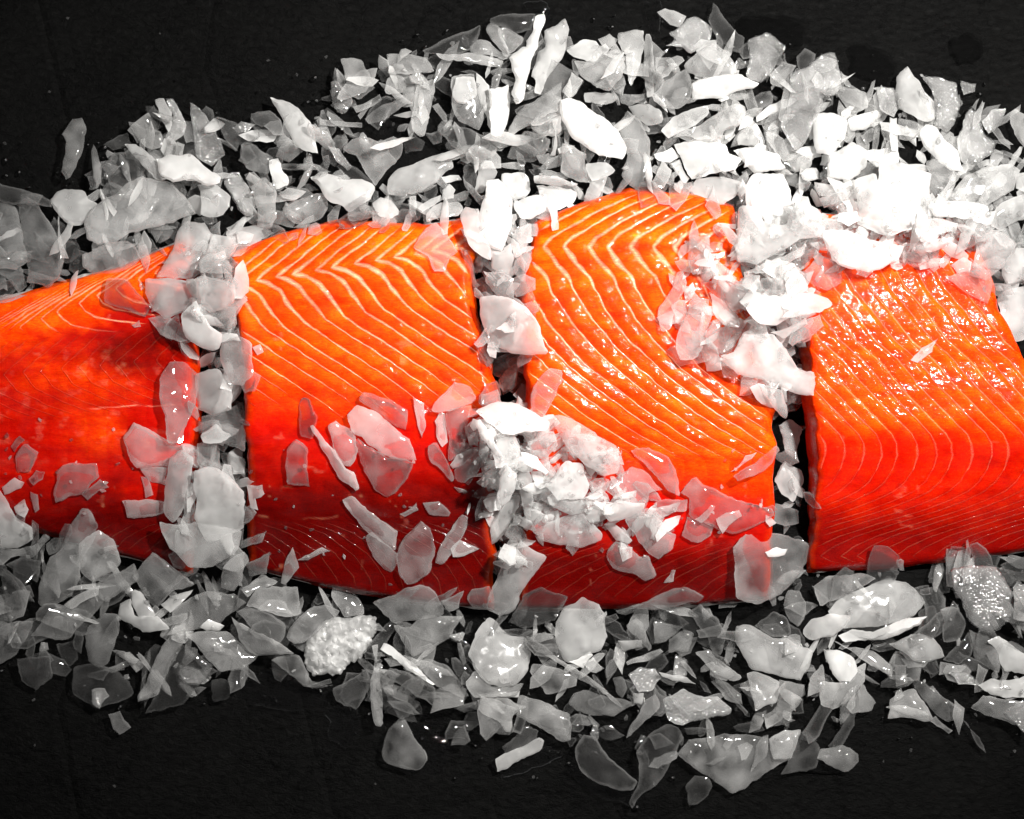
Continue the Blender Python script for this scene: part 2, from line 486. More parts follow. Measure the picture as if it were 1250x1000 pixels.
FISH = []
def build_piece(p):
    xs0 = np.array(p['xl'])[:, 1]; xs1 = np.array(p['xr'])[:, 1]
    nu = int((xs1.mean() - xs0.mean()) / 1.5); nv = 300
    uu, vv = np.meshgrid(np.linspace(0, 1, nu), np.linspace(0, 1, nv))
    u = uu.ravel(); v = vv.ravel()
    px = np.full_like(u, (xs0.mean() + xs1.mean()) / 2); py = np.full_like(u, 480.0)
    for _ in range(14):
        py = ip(p['yt'], px) * (1 - v) + ip(p['yb'], px) * v
        xl_, xr_ = xlr(p, py)
        px = xl_ * (1 - u) + xr_ * u
    jit = (vnoise(py / 9, u * 0 + 1, 61) - .5) * 1.0 * ((u < .004) | (u > .996))
    px = px + jit
    z = surf(p, px, py)
    X, Y, _ = W(px, py, z)
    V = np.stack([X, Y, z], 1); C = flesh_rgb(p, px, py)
    idx = np.arange(nu * nv).reshape(nv, nu)
    F = np.stack([idx[:-1, :-1], idx[1:, :-1], idx[1:, 1:], idx[:-1, 1:]], -1).reshape(-1, 4).tolist()
    ring = np.concatenate([idx[0, :], idx[1:, -1], idx[-1, -2::-1], idx[-2:0:-1, 0]])
    cx, cy_ = X.mean(), Y.mean()
    R = V[ring]; n = len(ring)
    rows = [ring]
    VV = [V]; CC = [C]; base = len(V)
    lev = [.75, .5, .25, 0.0]
    isx = ((px[ring] - ip(p['xl'], py[ring])) < 3) | ((ip(p['xr'], py[ring]) - px[ring]) < 3)
    for li, t in enumerate(lev):
        q = R.copy()
        zz = 0.0008 + (R[:, 2] - 0.0008) * t
        bul = 0.0009 * math.sin(math.pi * t) * 1.2
        d = np.stack([R[:, 0] - cx, R[:, 1] - cy_], 1); d /= np.linalg.norm(d, axis=1)[:, None]
        wob = (vnoise(np.arange(n) / 13.0, np.full(n, li * 3.1), 71) - .5) * 0.0012
        q[:, 0] += d[:, 0] * (bul + wob); q[:, 1] += d[:, 1] * (bul + wob); q[:, 2] = zz
        VV.append(q)
        col = C[ring] * (0.75 + .25 * t)[..., None] if np.ndim(t) else C[ring] * .85 + ORANGE * .08
        s = sstep(.6, .8, fbm(np.arange(n) / 14.0, np.full(n, zz.mean() * 900), 73, 2)) * .2
        col = col * (1 - s)[:, None] + FAT * s[:, None]
        CC.append(col)
        rows.append(np.arange(base, base + n)); base += n
    for a, b in zip(rows[:-1], rows[1:]):
        a2 = np.roll(a, -1); b2 = np.roll(b, -1)
        F += np.stack([a, a2, b2, b], -1).tolist()
    V = np.concatenate(VV); C = np.concatenate(CC)
    root = bpy.data.objects.new('salmon_fillet_piece', None)
    mid = np.array([cx, cy_, 0.0]); root.location = mid
    COL.objects.link(root)
    tag(root, p['label'], 'salmon', 'salmon fillet pieces laid end to end on ice')
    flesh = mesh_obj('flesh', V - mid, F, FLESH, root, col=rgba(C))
    # skin: a lip under the two long edges and the underside
    lip = 3.5
    sk = []
    for q, off in ((idx[0, :], -1), (idx[-1, ::-1], 1)):
        o = q
        lp = lip if (off > 0 or p['key'] == 'tail') else .8
        t0 = W(px[o], py[o] + off * lp * (.6 + .8 * vnoise(px[o] / 20, py[o] * 0, 81)), 0.006)
        a = np.stack([X[o], Y[o] - off * 0.0002, z[o] * .80], 1)
        b = np.stack([t0[0], t0[1], z[o] * .55], 1)
        c = np.stack([t0[0], t0[1], np.full(len(o), .0005)], 1)
        m = len(o); vs = np.concatenate([a, b, c]) - mid; fs = []
        for r in range(2):
            i = np.arange(r * m, r * m + m - 1)
            fs += np.stack([i, i + m, i + m + 1, i + 1], -1).tolist()
        mesh_obj('skin', vs, fs, SKIN, root)
    # fat lines: raised ribbons of fat between the muscle flakes
    for fi, fam in enumerate(p['fams']):
        f = fam['f']
        ky = np.arange(f['yp'].min(), f['yp'].max(), 1.6)
        gx = np.interp(ky, f['yp'], f['x'])
        k0 = int((xs0.min() - f['x'].max()) / f['sp']) - 12; k1 = int((xs1.max() - f['x'].min()) / f['sp']) + 12
        for k in range(k0, k1 + 1):
            lx = gx + k * f['sp'] + 4.5 * (float(_hash(np.array(k + 500), np.array(fi), 7)) - .5); ly = ky + f['m'] * lx
            ok = (lx > xs0.min() - 40) & (lx < xs1.max() + 40)
            if ok.sum() < 6: continue
            lx = lx + warp(lx, ly, p)
            uq, vq, wq, hq = uv_of(p, lx, ly)
            ins = (uq * wq > 2.5) & ((1 - uq) * wq > 2.5) & (vq * hq > 2.0) & ((1 - vq) * hq > 2.5) & (ly > 200) & (ly < 770)
            ins &= (lx > -30) & (lx < 1290)
            st = np.full(len(lx), fam['s'])
            wd = np.full(len(lx), fam['w'])
            md = fam['mode']
            if md == 'loin':
                yv = fam['yv'] + (f['m'] * k * f['sp'] if f['m'] else 0)
                st = st * (1 - sstep(fam['fade'][0], fam['fade'][1], ly + (vnoise(np.full(len(lx), k * 1.7), lx * 0, 5) - .5) * 50))
                wd = wd * (.72 + .95 * np.exp(-((ly - yv - 14) / 26.0) ** 2)) * (1 - .45 * sstep(380, 480, ly))
            elif md == 'tail':
                st = st * (1 - sstep(396, 408, ly))
            elif md == 'belly':
                st = st * (sstep(610, 650, ly) if p['key'] != 'tail' else sstep(628, 645, ly))
            elif md == 'fourth':
                st = st * (1 - .55 * np.exp(-((ly - 555) / 34.0) ** 2)) * np.where(ly > 575, .24, 1) * np.where(ly < 300, .5, 1)
                wd = wd * np.where(ly > 600, .75, 1.0) * (1 + .8 * np.exp(-((ly - 552) / 10.0) ** 2))
            brk = vnoise(lx / 26 + k * 3.3, ly / 22, 63)
            st = st * (.55 + .6 * brk)
            wd = wd * (.65 + .75 * vnoise(lx / 13, ly / 11 + k * 7.7, 65))
            good = ins & (st > .012)
            i = 0; N = len(lx)
            while i < N:
                if not good[i]: i += 1; continue
                j = i
                while j < N and good[j]: j += 1
                if j - i >= 7:
                    sx = lx[i:j]; sy = ly[i:j]; ss = st[i:j]; sw = wd[i:j]
                    m = j - i
                    tx = np.gradient(sx); ty = np.gradient(sy); L = np.hypot(tx, ty) + 1e-6
                    ends = np.minimum(np.arange(m), np.arange(m)[::-1]) / 5.0
                    tp = np.clip(ends, 0.08, 1)
                    nx_, ny_ = -ty / L, tx / L
                    vs = []; cs = []
                    for q, lift, fa in ((-1.7, -.16, 0), (-1.0, .02, .20), (-.5, .09, .62), (0, .12, 1), (.5, .09, .62), (1.0, .02, .20), (1.7, -.16, 0)):
                        qx = sx + nx_ * q * sw * tp; qy = sy + ny_ * q * sw * tp
                        zz = surf(p, qx, qy) + lift / 1000.0
                        wx, wy, _ = W(qx, qy, zz)
                        vs.append(np.stack([wx, wy, zz], 1) - mid)
                        g = (fa * np.clip(ss * 1.0, 0, 1) * np.clip(ends + .1, 0, 1))[:, None]
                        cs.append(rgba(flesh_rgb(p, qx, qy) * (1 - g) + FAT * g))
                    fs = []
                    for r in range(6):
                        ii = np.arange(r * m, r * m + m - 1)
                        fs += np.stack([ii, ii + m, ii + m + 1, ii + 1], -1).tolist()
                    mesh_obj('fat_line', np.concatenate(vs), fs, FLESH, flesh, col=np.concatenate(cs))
                i = j
    FISH.append((p, root))

for p in PIECES:
    build_piece(p)

def fish_height(px, py):
    """height of the fish (mm) at picture points, 0 where there is none"""
    out = np.zeros(len(px)); who = np.full(len(px), -1)
    for i, p in enumerate(PIECES):
        u, v, w, h = uv_of(p, px, py)
        ins = (u > 0) & (u < 1) & (v > 0) & (v < 1)
        if ins.any():
            out[ins] = surf(p, px[ins], py[ins]) * 1000; who[ins] = i
    return out, who
# ------------------------------------------------------------------ ice shards measured one by one
# finish + pile layer | outline on the slate grid
SHARDS = '''
h1|88,145 100,143 106,158 102,180 94,200 86,217 80,220 74,210 80,184 81,174 75,164 80,158
m3|102,272 112,256 128,242 152,226 174,215 192,220 212,224 226,240 240,262 215,270 192,277 170,283 158,284 140,297 120,299 106,292
m2|61,244 70,233 88,231 104,234 107,243 120,249 108,264 100,275 90,276 78,270 68,258
w3|189,122 200,120 210,138 210,152 206,162 198,148
f2|202,120 212,120 228,152 224,166 208,177 200,170 206,158 212,146
f2|231,124 245,133 269,170 275,190 258,204 238,190 235,156
w4|190,194 204,189 231,187 248,202 270,216 269,223 252,227 235,218 211,223 196,214
m3|151,176 166,176 186,190 192,196 202,220 190,219 174,202 160,188
h1|156,148 166,149 178,158 196,160 200,180 180,181 166,166
c1|176,140 188,128 198,146 194,156 182,152
c0|126,177 138,170 156,162 160,176 138,184
c1|124,204 140,186 160,182 180,204 174,214 144,231 132,222
f1|106,215 116,214 120,230 109,232
c0|-5,222 16,228 40,236 62,244 64,254 40,248 18,250 -5,244
h3|22,248 34,240 46,247 61,272 80,311 73,340 60,352 32,345 31,310 26,280
h2|-8,245 18,252 24,270 30,300 34,320 20,330 -8,330
h2|0,316 26,326 34,350 22,359 12,342 -5,333
m3|100,311 125,299 156,294 166,302 173,316 154,330 134,338 115,336 101,326
m3|168,299 178,298 184,316 178,335 173,321
c2|130,340 154,340 173,362 185,376 178,388 154,378 127,369
w5|226,270 250,271 259,288 252,306 240,326 232,340 210,340 190,340 200,322 212,300 216,282
w5|177,340 200,340 238,346 240,364 228,380 200,390 188,380 177,358
w6|222,382 240,366 244,380 256,398 272,408 268,426 260,429 244,424 226,412
m4|179,388 200,384 220,396 232,416 220,418 196,409
m2|161,397 170,391 172,399 164,400
m2|240,338 260,340 286,346 286,370 256,382 242,372
h1|244,318 260,316 280,318 284,334 244,334
m2|258,286 280,288 292,298 280,317 252,313
h1|246,384 272,378 286,374 290,396 280,404 266,400
m3|270,418 292,410 308,420 310,456 296,472 280,468 268,440
m4|308,424 318,420 322,430 314,434
m2|239,456 266,450 283,467 283,500 263,508 241,500
m2|244,532 263,517 283,532 270,541 248,541
c0|246,508 296,490 299,552 270,540 246,540
c0|268,552 299,560 299,585 274,567
h1|240,541 266,541 259,570 244,567
h3|194,463 207,441 226,441 242,456 240,485 229,515 222,541 205,541 202,508 194,482
w4|150,534 163,515 192,530 237,548 222,567 203,570 167,572 159,563
w5|207,559 222,548 237,559 233,589 222,626 211,639 200,626 202,589
m3|170,571 203,571 202,593 185,589
w5|237,574 255,569 281,582 298,600 298,645 274,656 252,661 237,633 240,608
m3|148,611 178,609 204,613 202,626 155,633
h3|194,637 237,637 296,648 292,670 259,692 229,692 207,670
h2|70,574 85,565 118,565 122,582 100,604 68,615 65,604
h1|100,604 122,585 133,595 107,611
h2|19,556 30,541 48,552 37,576 22,578
c1|13,545 24,532 30,537 18,552
m3|2,595 18,583 30,589 26,596 6,604
h2|35,585 44,574 55,576 52,585 41,593
m2|17,619 30,609 35,622 30,632 19,626
h2|37,600 46,604 48,622 43,626
w4|-8,590 11,615 22,633 41,645 41,659 22,669 -8,667
h2|172,582 181,582 187,604 178,608
w4|329,118 340,122 354,125 370,138 380,152 385,166 389,188 374,185 359,177 354,166 344,144 334,128
c1|306,138 330,134 344,148 346,164 314,166 306,150
h2|322,154 330,148 342,145 347,164 334,165
c1|262,142 284,148 307,162 295,168 288,186 276,172
h3|390,146 442,150 442,156 390,153
f3|400,178 414,182 431,204 424,209 410,196
h2|418,182 430,169 450,168 466,174 480,166 491,172 490,190 470,212 458,228 446,212 435,190
w4|378,216 390,214 408,214 418,220 442,218 458,228 452,244 426,260 420,252 400,244 390,228
h2|424,260 430,244 454,236 448,260 442,270 426,270
m3|472,228 476,216 486,206 500,202 520,193 540,187 552,185 554,204 544,210 530,225 515,234 490,240 474,238
w4|328,196 340,192 344,208 353,220 352,227 336,232 332,216
h2|293,177 302,172 316,182 334,192 330,204 324,214 304,208 290,196 296,190
f3|272,220 282,209 292,210 304,228 312,252 308,266 298,264 284,244
m2|305,228 324,216 336,230 336,250 338,266 330,280 314,276 314,252
m3|344,254 350,248 378,238 398,236 401,254 394,266 380,272 362,274 350,266
m4|340,236 352,229 374,234 362,244 346,242
m3|454,248 464,240 478,244 488,258 476,268 462,264
m2|240,226 266,226 282,240 280,252 268,264 244,262
m3|276,278 290,270 312,262 300,272 280,284
w3|288,284 296,282 310,286 306,296 290,298
m2|276,282 316,274 336,284 310,300 280,304
h1|370,226 378,224 390,232 378,234
h1|372,196 390,202 404,210 392,212 380,202
c0|392,180 412,164 426,170 410,204 394,196
m3|415,72 441,73 453,94 449,104 423,98
h2|411,82 423,96 451,102 459,108 437,122 419,112 411,100
f2|403,100 411,98 431,124 423,138 415,140 405,130
h3|473,96 481,90 493,94 498,104 491,114 475,116 469,110
h3|431,131 463,115 466,122 455,130 435,138
h2|445,146 455,136 475,126 495,114 507,112 507,122 487,134 469,146 449,152
m3|508,104 519,100 532,96 529,120 523,146 519,166 513,168 503,158 505,130
h1|471,66 519,70 531,87 499,91 473,90
c0|515,62 541,48 575,36 587,30 577,60 555,68 527,66
m2|531,65 575,64 615,74 611,84 575,76 545,74
m3|573,56 583,48 595,50 621,68 615,74 575,66
m4|593,36 597,28 609,32 623,68 617,70 599,48
f3|607,34 620,34 640,46 638,54 620,67 610,46
m2|551,94 579,90 585,112 591,144 585,160 559,148 551,120
w3|552,118 556,94 579,94 583,116 567,128
w4|581,88 597,104 601,140 613,166 607,170 599,160 585,120
w5|595,108 621,102 623,120 621,144 613,168 601,166 597,136
c2|535,158 551,152 575,158 593,166 607,180 597,192 575,192 551,178
h3|568,186 586,178 600,186 608,180 606,188 580,202 569,196
h1|519,162 539,158 539,174 529,177
c1|493,174 503,160 519,174 515,184 495,188
w5|653,20 665,16 665,28 656,60 648,80 644,96 640,120 630,128 624,116 630,98 620,70 638,57 643,58 642,50 650,40
w4|664,38 678,32 690,22 695,36 692,56 680,80 668,96 660,116 652,114 654,98 648,94 658,62 666,58
c1|598,22 620,17 654,17 650,36 630,42 612,32 598,30
w4|690,60 712,48 728,50 736,66 724,76 700,70
m3|700,74 724,76 738,68 752,52 764,82 760,94 744,112 728,106 708,92
m4|730,48 744,41 754,48 748,60 736,58
m3|754,40 786,37 788,52 780,84 770,106 764,68 754,52
m4|788,41 794,41 797,118 790,120
h1|796,50 810,64 800,92 795,90
m2|800,70 818,70 826,80 816,92 808,96 800,84
w6|684,122 692,119 708,123 728,140 744,148 754,160 766,180 760,195 740,191 720,184 698,168 688,150 683,132
m3|713,113 752,114 754,122 740,128 714,125
m3|756,114 788,114 786,122 768,130 758,126
m3|686,112 698,88 712,98 704,114 694,120
m2|640,128 660,118 686,100 686,120 682,136 654,150 636,158 616,170 626,148
h2|618,192 626,176 640,160 658,164 672,170 670,182 652,198 636,196
m3|647,156 676,144 684,140 686,160 674,168 658,164
m4|674,148 682,144 680,172 678,190 671,190
m3|766,130 792,126 808,136 808,150 790,154 776,144
m2|754,152 766,134 784,150 794,172 796,210 792,228 776,232 758,214 766,190
m2|686,174 700,178 716,188 714,204 722,222 700,218 684,210 686,198
m3|714,200 740,198 752,208 736,218 722,222
m3|722,220 742,216 726,250 711,250
w4|651,214 680,214 706,224 704,228 680,227 652,224
w3|654,226 680,228 704,234 700,248 684,256 666,260 660,244
h2|657,206 668,196 686,186 686,202 660,208
h2|565,204 569,200 584,202 582,228 576,238 566,224
m3|584,204 590,195 600,196 608,210 604,218 596,220 590,236 579,234
m3|606,200 630,198 640,202 638,208 620,206
w6|594,220 608,218 620,232 626,246 625,260 624,278 620,288 612,308 600,304 586,282 585,260 590,244
w5|612,212 640,211 645,216 648,232 640,242 624,246 612,232
w4|568,252 584,254 586,282 600,306 600,318 584,310 572,298 566,282 562,266
m4|600,306 612,308 624,296 628,316 620,338 612,334 600,328
m4|628,280 648,272 649,290 640,308 628,316 624,300
h3|626,334 630,316 649,300 648,320 642,338 638,346
w5|628,256 638,268 648,268 666,258 668,236 644,240 626,248
m5|668,250 678,250 682,280 674,282
m3|504,302 520,278 532,271 546,286 560,308 548,316 544,332 530,332 522,312
h2|562,302 570,306 580,340 586,348 580,354 572,332
w5|586,362 604,360 628,366 642,374 656,392 662,412 670,430 650,434 624,432 604,420 592,404 586,384
m2|594,332 610,332 628,340 630,370 612,366 592,344
m3|520,262 530,250 558,246 566,254 560,264 528,268 520,272
w3|540,232 548,224 556,232 554,242 540,244
w3|510,254 538,238 540,244 514,260
m4|500,240 508,239 508,262 502,266
w3|539,216 560,214 564,220 544,224
m3|802,15 812,10 838,20 830,34 818,30
f3|816,40 830,32 838,22 848,19 870,34 868,48 844,66 834,58 812,56 824,48
m3|834,80 850,64 872,51 886,62 898,78 902,90 886,94 860,96 838,88
w4|844,102 862,96 902,90 928,102 920,108 898,112 880,121 866,120 845,122
h2|794,116 810,100 836,84 844,102 842,124 828,134 810,132 798,124
c1|864,26 870,2 882,18 898,38 910,46 908,66 890,62 874,44
f2|910,90 912,50 918,46 936,38 960,58 944,84 930,102 914,96
h1|940,92 956,74 974,80 954,108 940,102
h3|902,111 918,108 928,144 914,140
f4|964,90 990,78 1002,66 1020,64 1028,96 1018,118 1002,114 1006,124 998,140 990,160 980,178 970,184 952,154 964,118
h3|956,112 964,90 966,118 954,150 950,144
w4|806,160 820,144 864,128 866,138 850,152 816,170
m3|816,170 856,152 898,126 910,130 906,152 884,160 882,170 840,166
w4|822,176 862,164 886,176 890,188 906,194 898,208 870,212 844,220 830,190
m4|898,170 918,144 934,172 934,180 900,178
w4|798,188 820,180 830,192 818,198 804,196
m3|796,222 808,196 820,208 810,230 800,230
w4|818,200 830,194 842,218 836,226
w4|838,230 850,218 878,216 908,224 898,240 880,252 858,246
w6|910,226 920,212 956,212 966,232 966,256 962,270 950,276 934,272 922,258
m5|902,252 920,252 932,270 960,274 966,256 992,260 1008,278 1000,290 976,292 956,306 924,324 900,320 898,306
w4|894,184 922,180 950,188 960,206 920,212 906,196
w6|878,274 884,274 906,298 904,305 890,296
m3|934,160 950,164 974,192 956,198 936,172
m3|960,198 978,184 994,188 990,204 970,212
m5|910,376 928,360 956,362 990,358 1010,364 1017,372 1000,382 976,386 948,398 928,396 918,386
h3|840,286 866,288 868,306 866,320 846,336 840,320
m4|804,376 820,352 826,332 834,330 839,346 828,368 820,400 810,406 804,396
m5|846,366 860,366 870,378 860,410 856,428 846,440 830,440 824,424 830,400 840,380
w5|866,356 884,368 900,384 904,400 888,400 874,388 870,376
h3|858,344 884,340 920,360 908,378 900,384 884,368 866,356
m4|866,320 876,318 900,340 892,344 870,330
m4|904,348 912,334 928,336 928,352 920,358
m5|910,332 936,320 972,306 986,292 982,310 960,324 932,334
w5|958,348 966,334 980,336 988,352 976,360 960,358
h4|928,340 956,340 958,358 940,360 929,352
h3|980,332 1000,310 1028,324 1028,346 1010,356 986,344
w6|878,434 896,430 906,406 920,402 946,408 960,426 976,452 994,454 996,468 994,484 980,482 960,476 930,464 900,458
m4|924,468 954,476 962,504 960,512 946,500
h3|812,428 830,448 848,444 872,436 860,428 830,420
h4|860,406 886,398 900,404 896,424 882,432 864,424
h4|872,434 884,442 902,458 894,464 882,458
m4|940,406 984,388 986,396 956,414
w5|910,392 918,390 932,400 926,404
m1|950,519 963,511 979,521 968,560 958,552
m2|945,588 958,562 979,575 981,590 968,614 958,606
h1|945,614 976,624 976,639 958,643 943,637
w4|1094,94 1108,80 1114,90 1122,98 1140,124 1142,146 1128,149 1112,140 1096,134
f3|1122,90 1146,94 1168,100 1174,128 1170,142 1158,164 1140,154 1144,126
f1|1172,98 1192,102 1190,112 1176,116
f3|1070,105 1092,107 1096,134 1092,144 1074,134
m3|1020,114 1026,105 1058,113 1060,132 1042,140
w4|992,140 1018,138 1034,146 1032,168 1014,190 996,188
w4|1034,146 1056,138 1074,134 1077,140 1058,158 1038,160
w5|1086,143 1095,144 1096,184 1088,184
h2|1096,144 1122,150 1124,160 1112,172 1098,170
w4|1122,160 1130,151 1144,156 1162,178 1170,184 1176,210 1160,208 1140,192 1126,174
f4|1168,170 1178,140 1186,128 1196,146 1202,164 1218,174 1212,188 1196,200 1182,205 1172,196
f3|1198,148 1210,134 1229,132 1224,146 1206,164
m3|1232,142 1238,133 1260,145 1260,190 1238,164
h3|1130,196 1144,192 1174,214 1164,226 1140,242 1134,234
m4|1158,240 1178,214 1206,204 1230,200 1246,208 1238,232 1220,242 1206,252 1166,248
m4|1212,260 1222,248 1255,235 1255,266 1222,283 1208,274
w4|1238,212 1255,210 1255,236 1240,230
w6|1072,200 1100,198 1138,212 1134,246 1100,254 1070,250
w5|1058,184 1096,182 1098,198 1070,204 1056,192
w5|1010,190 1040,172 1060,184 1058,204 1040,220 1010,218
w6|1040,220 1070,212 1074,250 1120,256 1114,280 1090,288 1066,282 1046,274 1050,256
w6|1002,282 1026,280 1050,288 1080,296 1104,300 1096,318 1078,328 1060,333 1036,328 1016,318
w5|1116,280 1140,266 1170,272 1168,282 1144,286 1140,300 1124,296
w4|1132,250 1152,246 1206,252 1208,276 1186,268 1170,266 1140,264
m5|1172,286 1188,270 1193,274 1180,304 1166,312
m3|1190,286 1216,280 1242,298 1222,328 1186,327 1192,304
m4|1160,324 1176,314 1186,320 1184,332 1168,334
h4|1154,338 1186,330 1208,328 1212,348 1206,372 1180,358
w4|1216,366 1224,356 1256,348 1256,412 1240,418 1222,400
m3|1222,328 1240,302 1256,304 1256,340 1228,348
h4|1100,300 1124,296 1136,318 1120,326 1096,318
w4|1024,260 1046,258 1052,268 1036,276 1022,270
m4|1000,242 1036,230 1038,240 1006,254
w4|994,222 1036,226 1030,234 1000,240
m2|1112,440 1125,425 1145,413 1138,430 1120,443
w6|580,502 600,492 628,492 646,500 672,516 666,526 640,527 614,530 594,516
h4|626,482 636,468 646,472 648,488 642,498
m4|648,480 660,460 672,449 686,452 688,464 676,488 664,510 648,502
w6|672,508 682,506 702,514 722,526 738,536 752,544 757,560 754,578 738,582 720,572 700,556 688,538 678,522
m4|644,544 656,528 676,526 681,544 666,562 648,556
w5|648,576 660,574 668,588 654,592
w5|636,552 656,558 670,576 666,580 640,566
m4|632,570 644,572 652,610 648,632 640,630 634,596
m4|612,580 620,568 632,580 628,600 612,620 606,610
m4|600,640 624,606 634,604 634,616 616,652 600,666
w5|580,514 586,512 600,532 614,558 604,556 588,536
m3|608,524 628,528 636,552 630,572 606,572 602,552
m4|567,522 575,514 584,524 583,544 573,544
m4|531,514 536,504 543,504 547,540 540,546 533,534
h2|544,502 576,494 570,524 566,552 548,564 548,536
m3|526,502 540,482 554,465 574,472 582,488 566,496 536,504
m3|504,484 518,492 520,520 515,535 510,520
h3|522,544 534,540 544,560 555,584 551,589 540,576 526,566
h3|554,574 580,548 598,546 602,558 584,576 568,590 558,588
h3|580,588 604,568 614,580 614,598 588,594
c1|575,606 590,594 612,594 614,606 590,610
h2|516,614 536,612 550,626 548,630 524,628
w6|649,648 680,634 712,625 720,636 736,652 734,660 708,669 680,665 660,660
w5|663,612 672,608 696,612 724,612 712,626 694,628 676,620
w6|713,630 722,618 736,620 732,636 720,638
w5|666,594 690,562 712,566 720,592 712,610 680,610
m5|738,590 772,569 800,590 810,598 792,602 792,612 774,620 740,600
w6|736,626 752,610 788,614 786,622 760,634 744,638
m4|762,634 790,620 812,632 802,644 826,652 822,670 804,684 792,676 776,654
w5|800,654 812,634 832,628 828,640 802,662
w6|737,640 748,638 772,660 768,664 752,660
h3|742,670 752,660 770,668 780,680 792,678 802,702 788,710 772,700 748,694 740,680
m4|756,668 772,668 772,680 760,686
h3|769,550 792,546 816,558 826,578 830,606 804,586 796,576
h3|797,614 812,609 840,609 838,624 814,626 800,619
h3|830,602 836,594 844,584 850,582 858,592 882,602 908,612 942,620 946,630 936,636 910,648 898,652 878,648 856,638 840,628 842,608
h4|838,630 874,640 868,654 856,662 844,662 832,654
m5|848,634 868,616 873,618 856,639
m5|874,634 886,626 902,623 906,630 882,652
m4|892,576 910,556 924,552 918,560 898,574
h3|894,582 910,570 930,558 948,543 952,550 942,566 922,580 900,588
h4|894,668 910,652 946,651 970,658 992,666 990,676 980,696 960,720 940,732 926,738 900,732 896,700
w5|934,674 948,668 962,670 958,678 938,680
m4|600,720 612,690 636,660 648,670 668,680 652,702 636,724 630,744 612,752 594,744 596,730
m5|608,680 616,664 630,668 630,688 622,691
w4|423,506 436,494 458,502 482,522 500,536 509,562 498,562 470,556 450,544 430,528
h3|436,534 450,546 470,558 506,564 498,584 488,596 472,607 460,600 446,578 440,560
h2|438,490 444,478 478,488 498,500 496,526 470,512 450,496
w4|378,520 382,518 410,550 422,572 432,576 439,596 434,600 418,588 400,558
m3|400,520 410,513 424,522 432,524 437,552 428,570 418,568 406,546
m3|417,610 430,605 486,648 483,673 449,651
m4|446,654 455,649 486,676 486,687 477,700 455,679
m3|486,673 494,654 514,635 525,645 532,670 525,698 505,712 497,714 486,698
m3|530,687 564,628 572,631 570,645 539,690
m3|550,670 561,659 585,670 567,679 553,680
h2|351,592 351,547 362,535 376,547 379,595
c1|367,533 368,486 376,486 388,508 382,536
m3|301,592 320,592 323,603 312,609 315,623 306,620
m3|343,712 357,668 365,693 348,714
h2|362,684 393,668 404,673 376,684
h2|292,662 326,648 320,662 295,670
h3|298,687 329,673 326,701 304,704
h3|488,628 508,614 511,623 494,631
h3|46,736 48,712 60,680 74,672 84,644 100,620 108,621 120,644 104,660 98,708 88,728 70,738 50,740
m4|96,664 120,646 128,652 138,658 148,686 140,696 114,712 98,698
h3|118,712 140,700 164,687 170,708 154,720 130,736 120,728
h2|37,777 58,746 80,738 120,716 128,732 112,754 88,778 68,782
m4|78,738 122,715 120,726 88,744
h2|161,704 186,673 216,696 238,714 210,722 192,744 170,716
w4|146,736 160,730 164,752 192,752 208,768 174,772 156,760 144,752
m4|161,720 172,722 190,752 170,756 162,740
h2|106,766 128,748 144,750 146,770 132,810 120,815 108,808 104,790
h2|-6,770 12,760 42,758 32,780 20,800 -6,814
m4|196,738 208,728 236,720 220,738 208,748
h2|-5,668 24,670 42,666 58,648 62,658 40,682 22,678 4,690 -5,690
c1|6,690 26,680 50,684 46,712 24,700
h1|56,664 66,656 78,656 74,672 60,678
c0|0,694 16,704 32,740 8,742
h2|168,858 168,850 190,804 200,786 212,770 226,778 214,806 202,826 194,848
c1|204,824 212,800 222,786 236,790 250,806 266,820 244,836 224,860 196,868 176,872 186,856
c0|90,814 112,810 140,816 158,832 164,846 132,860 120,866 90,848
f1|112,842 128,840 134,850 122,866 112,860
c0|68,786 92,782 96,804 86,814 76,810
c0|20,804 60,800 64,828 44,844 26,832
h0|132,872 146,868 160,888 146,897 138,890
h2|210,746 236,728 266,722 286,724 302,736 290,744 270,760 252,766 222,770 210,760
h2|224,774 256,770 280,772 316,800 296,818 268,820 252,804 238,784
w5|243,766 254,756 274,764 268,770 252,770
m4|282,752 306,768 360,798 312,801 300,790 292,782
h3|288,746 300,740 328,748 348,762 347,778 338,788 306,768
h2|300,740 312,718 340,716 364,716 368,750 356,753 324,746
m4|314,744 328,732 348,734 360,752 338,748
m3|294,720 320,700 340,710 312,720 302,730
h2|349,778 360,758 380,742 396,738 416,746 400,762 384,776 360,787
h2|404,728 406,716 426,720 442,738 445,750 420,754
h2|270,718 272,696 288,678 298,682 296,708 286,722
h1|330,806 352,800 366,800 380,832 408,836 390,840 370,838
c0|258,830 270,828 286,834 280,852 262,858
h2|454,736 482,726 494,718 512,714 524,716 542,750 512,758 484,762 466,746
h3|480,762 500,766 520,750 566,752 554,768 552,778 528,792 504,803 494,788
w5|463,793 468,784 480,790 506,810 532,836 528,837 496,818
m4|453,788 462,786 464,830 467,870 465,887 458,886 453,864 452,830
c1|466,828 476,815 500,820 532,840 530,862 508,850
h2|500,808 524,805 546,812 560,830 573,850 564,852 532,838 520,824
m4|571,798 582,770 598,753 612,768 622,776 642,778 649,796 644,820 630,836 610,839 592,832 578,816
h2|568,832 580,818 600,838 640,834 630,850 578,852
h2|570,732 576,719 598,715 596,742 580,744
h2|538,734 566,721 560,742 548,747
c0|466,836 514,858 498,876 488,878 476,860
h1|466,920 474,890 492,872 504,896 520,916 522,928 512,940 490,938 470,930
c0|406,840 448,816 452,840 436,866 420,862 410,856
m3|582,854 620,852 644,862 626,874 624,894 618,894 608,880 584,866
h2|554,864 582,856 582,866 566,870
